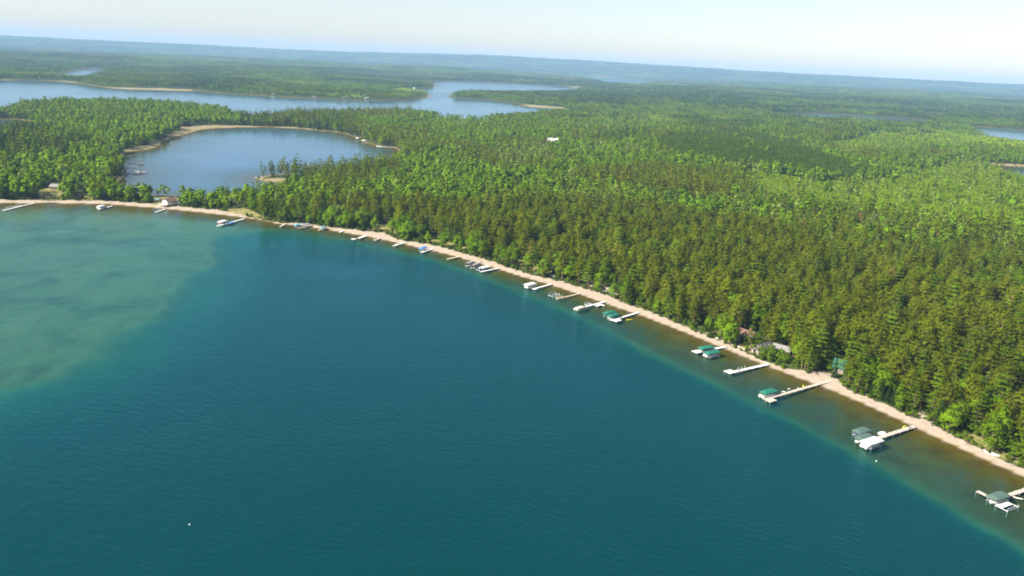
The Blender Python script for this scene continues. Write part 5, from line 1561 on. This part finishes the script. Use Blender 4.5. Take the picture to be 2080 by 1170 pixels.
# ---- the trees of the front rows, each on its own
LAND = [(k, v) for k, v in (('the white beach house', PT['house_white']), ('the leftmost dock', DATA['docks']['a'][0]), ('the left lawn', PT['house_dark']), ('the leftmost canopied lift', DATA['docks']['b'][0]), ('the longest left dock', DATA['docks']['d'][0]), ('the small tan dock', DATA['docks']['e'][0]), ('the pale green lift', DATA['docks']['g'][0]), ('the swimming raft', DATA['docks']['i'][0]), ('the blue lift', DATA['docks']['l'][0]), ('the bare tan dock', DATA['docks']['m'][0]),
        ('the grey arched canopies', DATA['docks']['n'][0]), ('the large white lift', DATA['docks']['p'][0]), ('the slim cream dock', DATA['docks']['q'][0]), ('the side arm dock', DATA['docks']['r'][0]), ('the square platform dock', DATA['docks']['s'][0]), ('the brown cabin', PT['cabin_brown']), ('the gable-fronted grey cabin', PT['cabin_grey']),
        ('the long bare white dock', DATA['docks']['u'][0]), ('the green roofed cabin', PT['cabin_green']), ('the grey board dock', DATA['docks']['w'][0]), ('the boats on the sand', PT['skiff2']), ('the right edge dock', DATA['docks']['x'][0]))]
LP = np.asarray([v for k, v in LAND])
ADJ = {'red': 'olive red pine', 'white': 'layered white pine', 'spruce': 'dark spruce', 'leafy': 'round green tree', 'aspen': 'pale birch'}
CAT = {'red': 'pine tree', 'white': 'pine tree', 'spruce': 'spruce tree', 'leafy': 'broadleaf tree', 'aspen': 'birch tree', 'dead': 'dead tree'}
sol = np.where(solo)[0]
edge = sdist(TX[sol], TY[sol], DATA['beach'])
rows = {}
meta = []
for i, e in zip(sol, edge):
    k = W_ORDER[TK[i]]
    j = int(np.argmin((LP[:, 0] - TX[i]) ** 2 + (LP[:, 1] - TY[i]) ** 2))
    row = 'at beach edge' if e < 5 else ('second row' if e < 12 else ('third row' if e < 20 else ('set back' if e < 32 else ('well back' if e < 48 else ('far back' if e < 70 else ('deep in the wood' if e < 95 else ('far into the wood' if e < 125 else 'high on the slope')))))))
    az_t, az_l = math.atan2(TX[i], TY[i]), math.atan2(LP[j, 0], LP[j, 1])
    row += ' behind' if abs(az_t - az_l) < .012 else (', left of' if az_t < az_l else ', right of')
    size = 'small ' if TS[i] < .72 else ('tall ' if TS[i] > 1.1 else '')
    meta.append((i, k, j, row, size))
labs = ['%s%s %s %s' % (size, ADJ[k], row, LAND[j][0].replace('the ', '')) for (i, k, j, row, size) in meta]
ORD = ['leftmost', 'second from left', 'third from left', 'fourth from left', 'fifth from left', 'sixth from left', 'seventh from left', 'eighth from left', 'ninth from left', 'tenth from left', 'eleventh from left', 'twelfth from left']
fam = {}
for n_, l_ in enumerate(labs):
    fam.setdefault(l_, []).append(n_)
for l_, mem in fam.items():
    if 1 < len(mem) <= 12:
        mem.sort(key=lambda q: math.atan2(TX[meta[q][0]], TY[meta[q][0]]))
        for w_, q in enumerate(mem):
            labs[q] = l_ + ', ' + ('rightmost' if w_ == len(mem) - 1 else ORD[w_])
for (i, k, j, row, size), lab in zip(meta, labs):
    o = thing(NAMES[k], lab, CAT[k], tuple(P3[i]), 0, '%ss %s %s' % (CAT[k], row, LAND[j][0]))
    o.rotation_euler = tuple(rot3[i])
    o.scale = tuple(scl3[i])
    tm, cm, _h = FINE[k][TV[i] % NV[k]]
    link('trunk', tm, o)
    link('crown', cm, o)
for i, (k, lab) in enumerate((('dead1', 'rust brown dead pine high in the wood at the right'), ('dead2', 'small rust brown dead tree above the spruces'), ('dead3', 'rust brown dead tree at the beach edge by the white boats'), ('dead4', 'brown bare tree among the bright broadleaf trees'), ('dead5', 'brown bare tree at the top of the mixed wood'))):
    x, y = PT[k]
    o = thing('dead_tree', lab, 'dead tree', (x, y, hz(x, y) - .1), i * 1.1, 'dead brown trees')
    s = (1.25, .85, .8, 1.1, 1.0)[i]
    o.scale = (s * 1.25, s * 1.25, s)
    tm, cm, _h = FINE['dead'][i % 2]
    link('trunk', tm, o)
    link('crown', cm, o)

# ------------------------------------------------------------------ haze
hv = [(x, y, z) for z in (-20, 330) for (x, y) in ((-16000, -400), (16000, -400), (16000, 19500), (-16000, 19500))]
hf = [(3, 2, 1, 0), (4, 5, 6, 7), (0, 1, 5, 4), (1, 2, 6, 5), (2, 3, 7, 6), (3, 0, 4, 7)]
hm, hnt, hout = new_mat('haze')
pv_ = node(hnt, 'ShaderNodeVolumePrincipled')
pv_.inputs['Density'].default_value = HAZE_DENSITY
pv_.inputs['Color'].default_value = (.40, .67, 1.0, 1)
pv_.inputs['Anisotropy'].default_value = 0.0
lk(hnt, pv_.outputs[0], hout.inputs['Volume'])
hob = set_props(link('haze', mesh_from('haze', hv, hf, ['haze'])), 'thin blue summer haze over the far woods', kind='stuff')
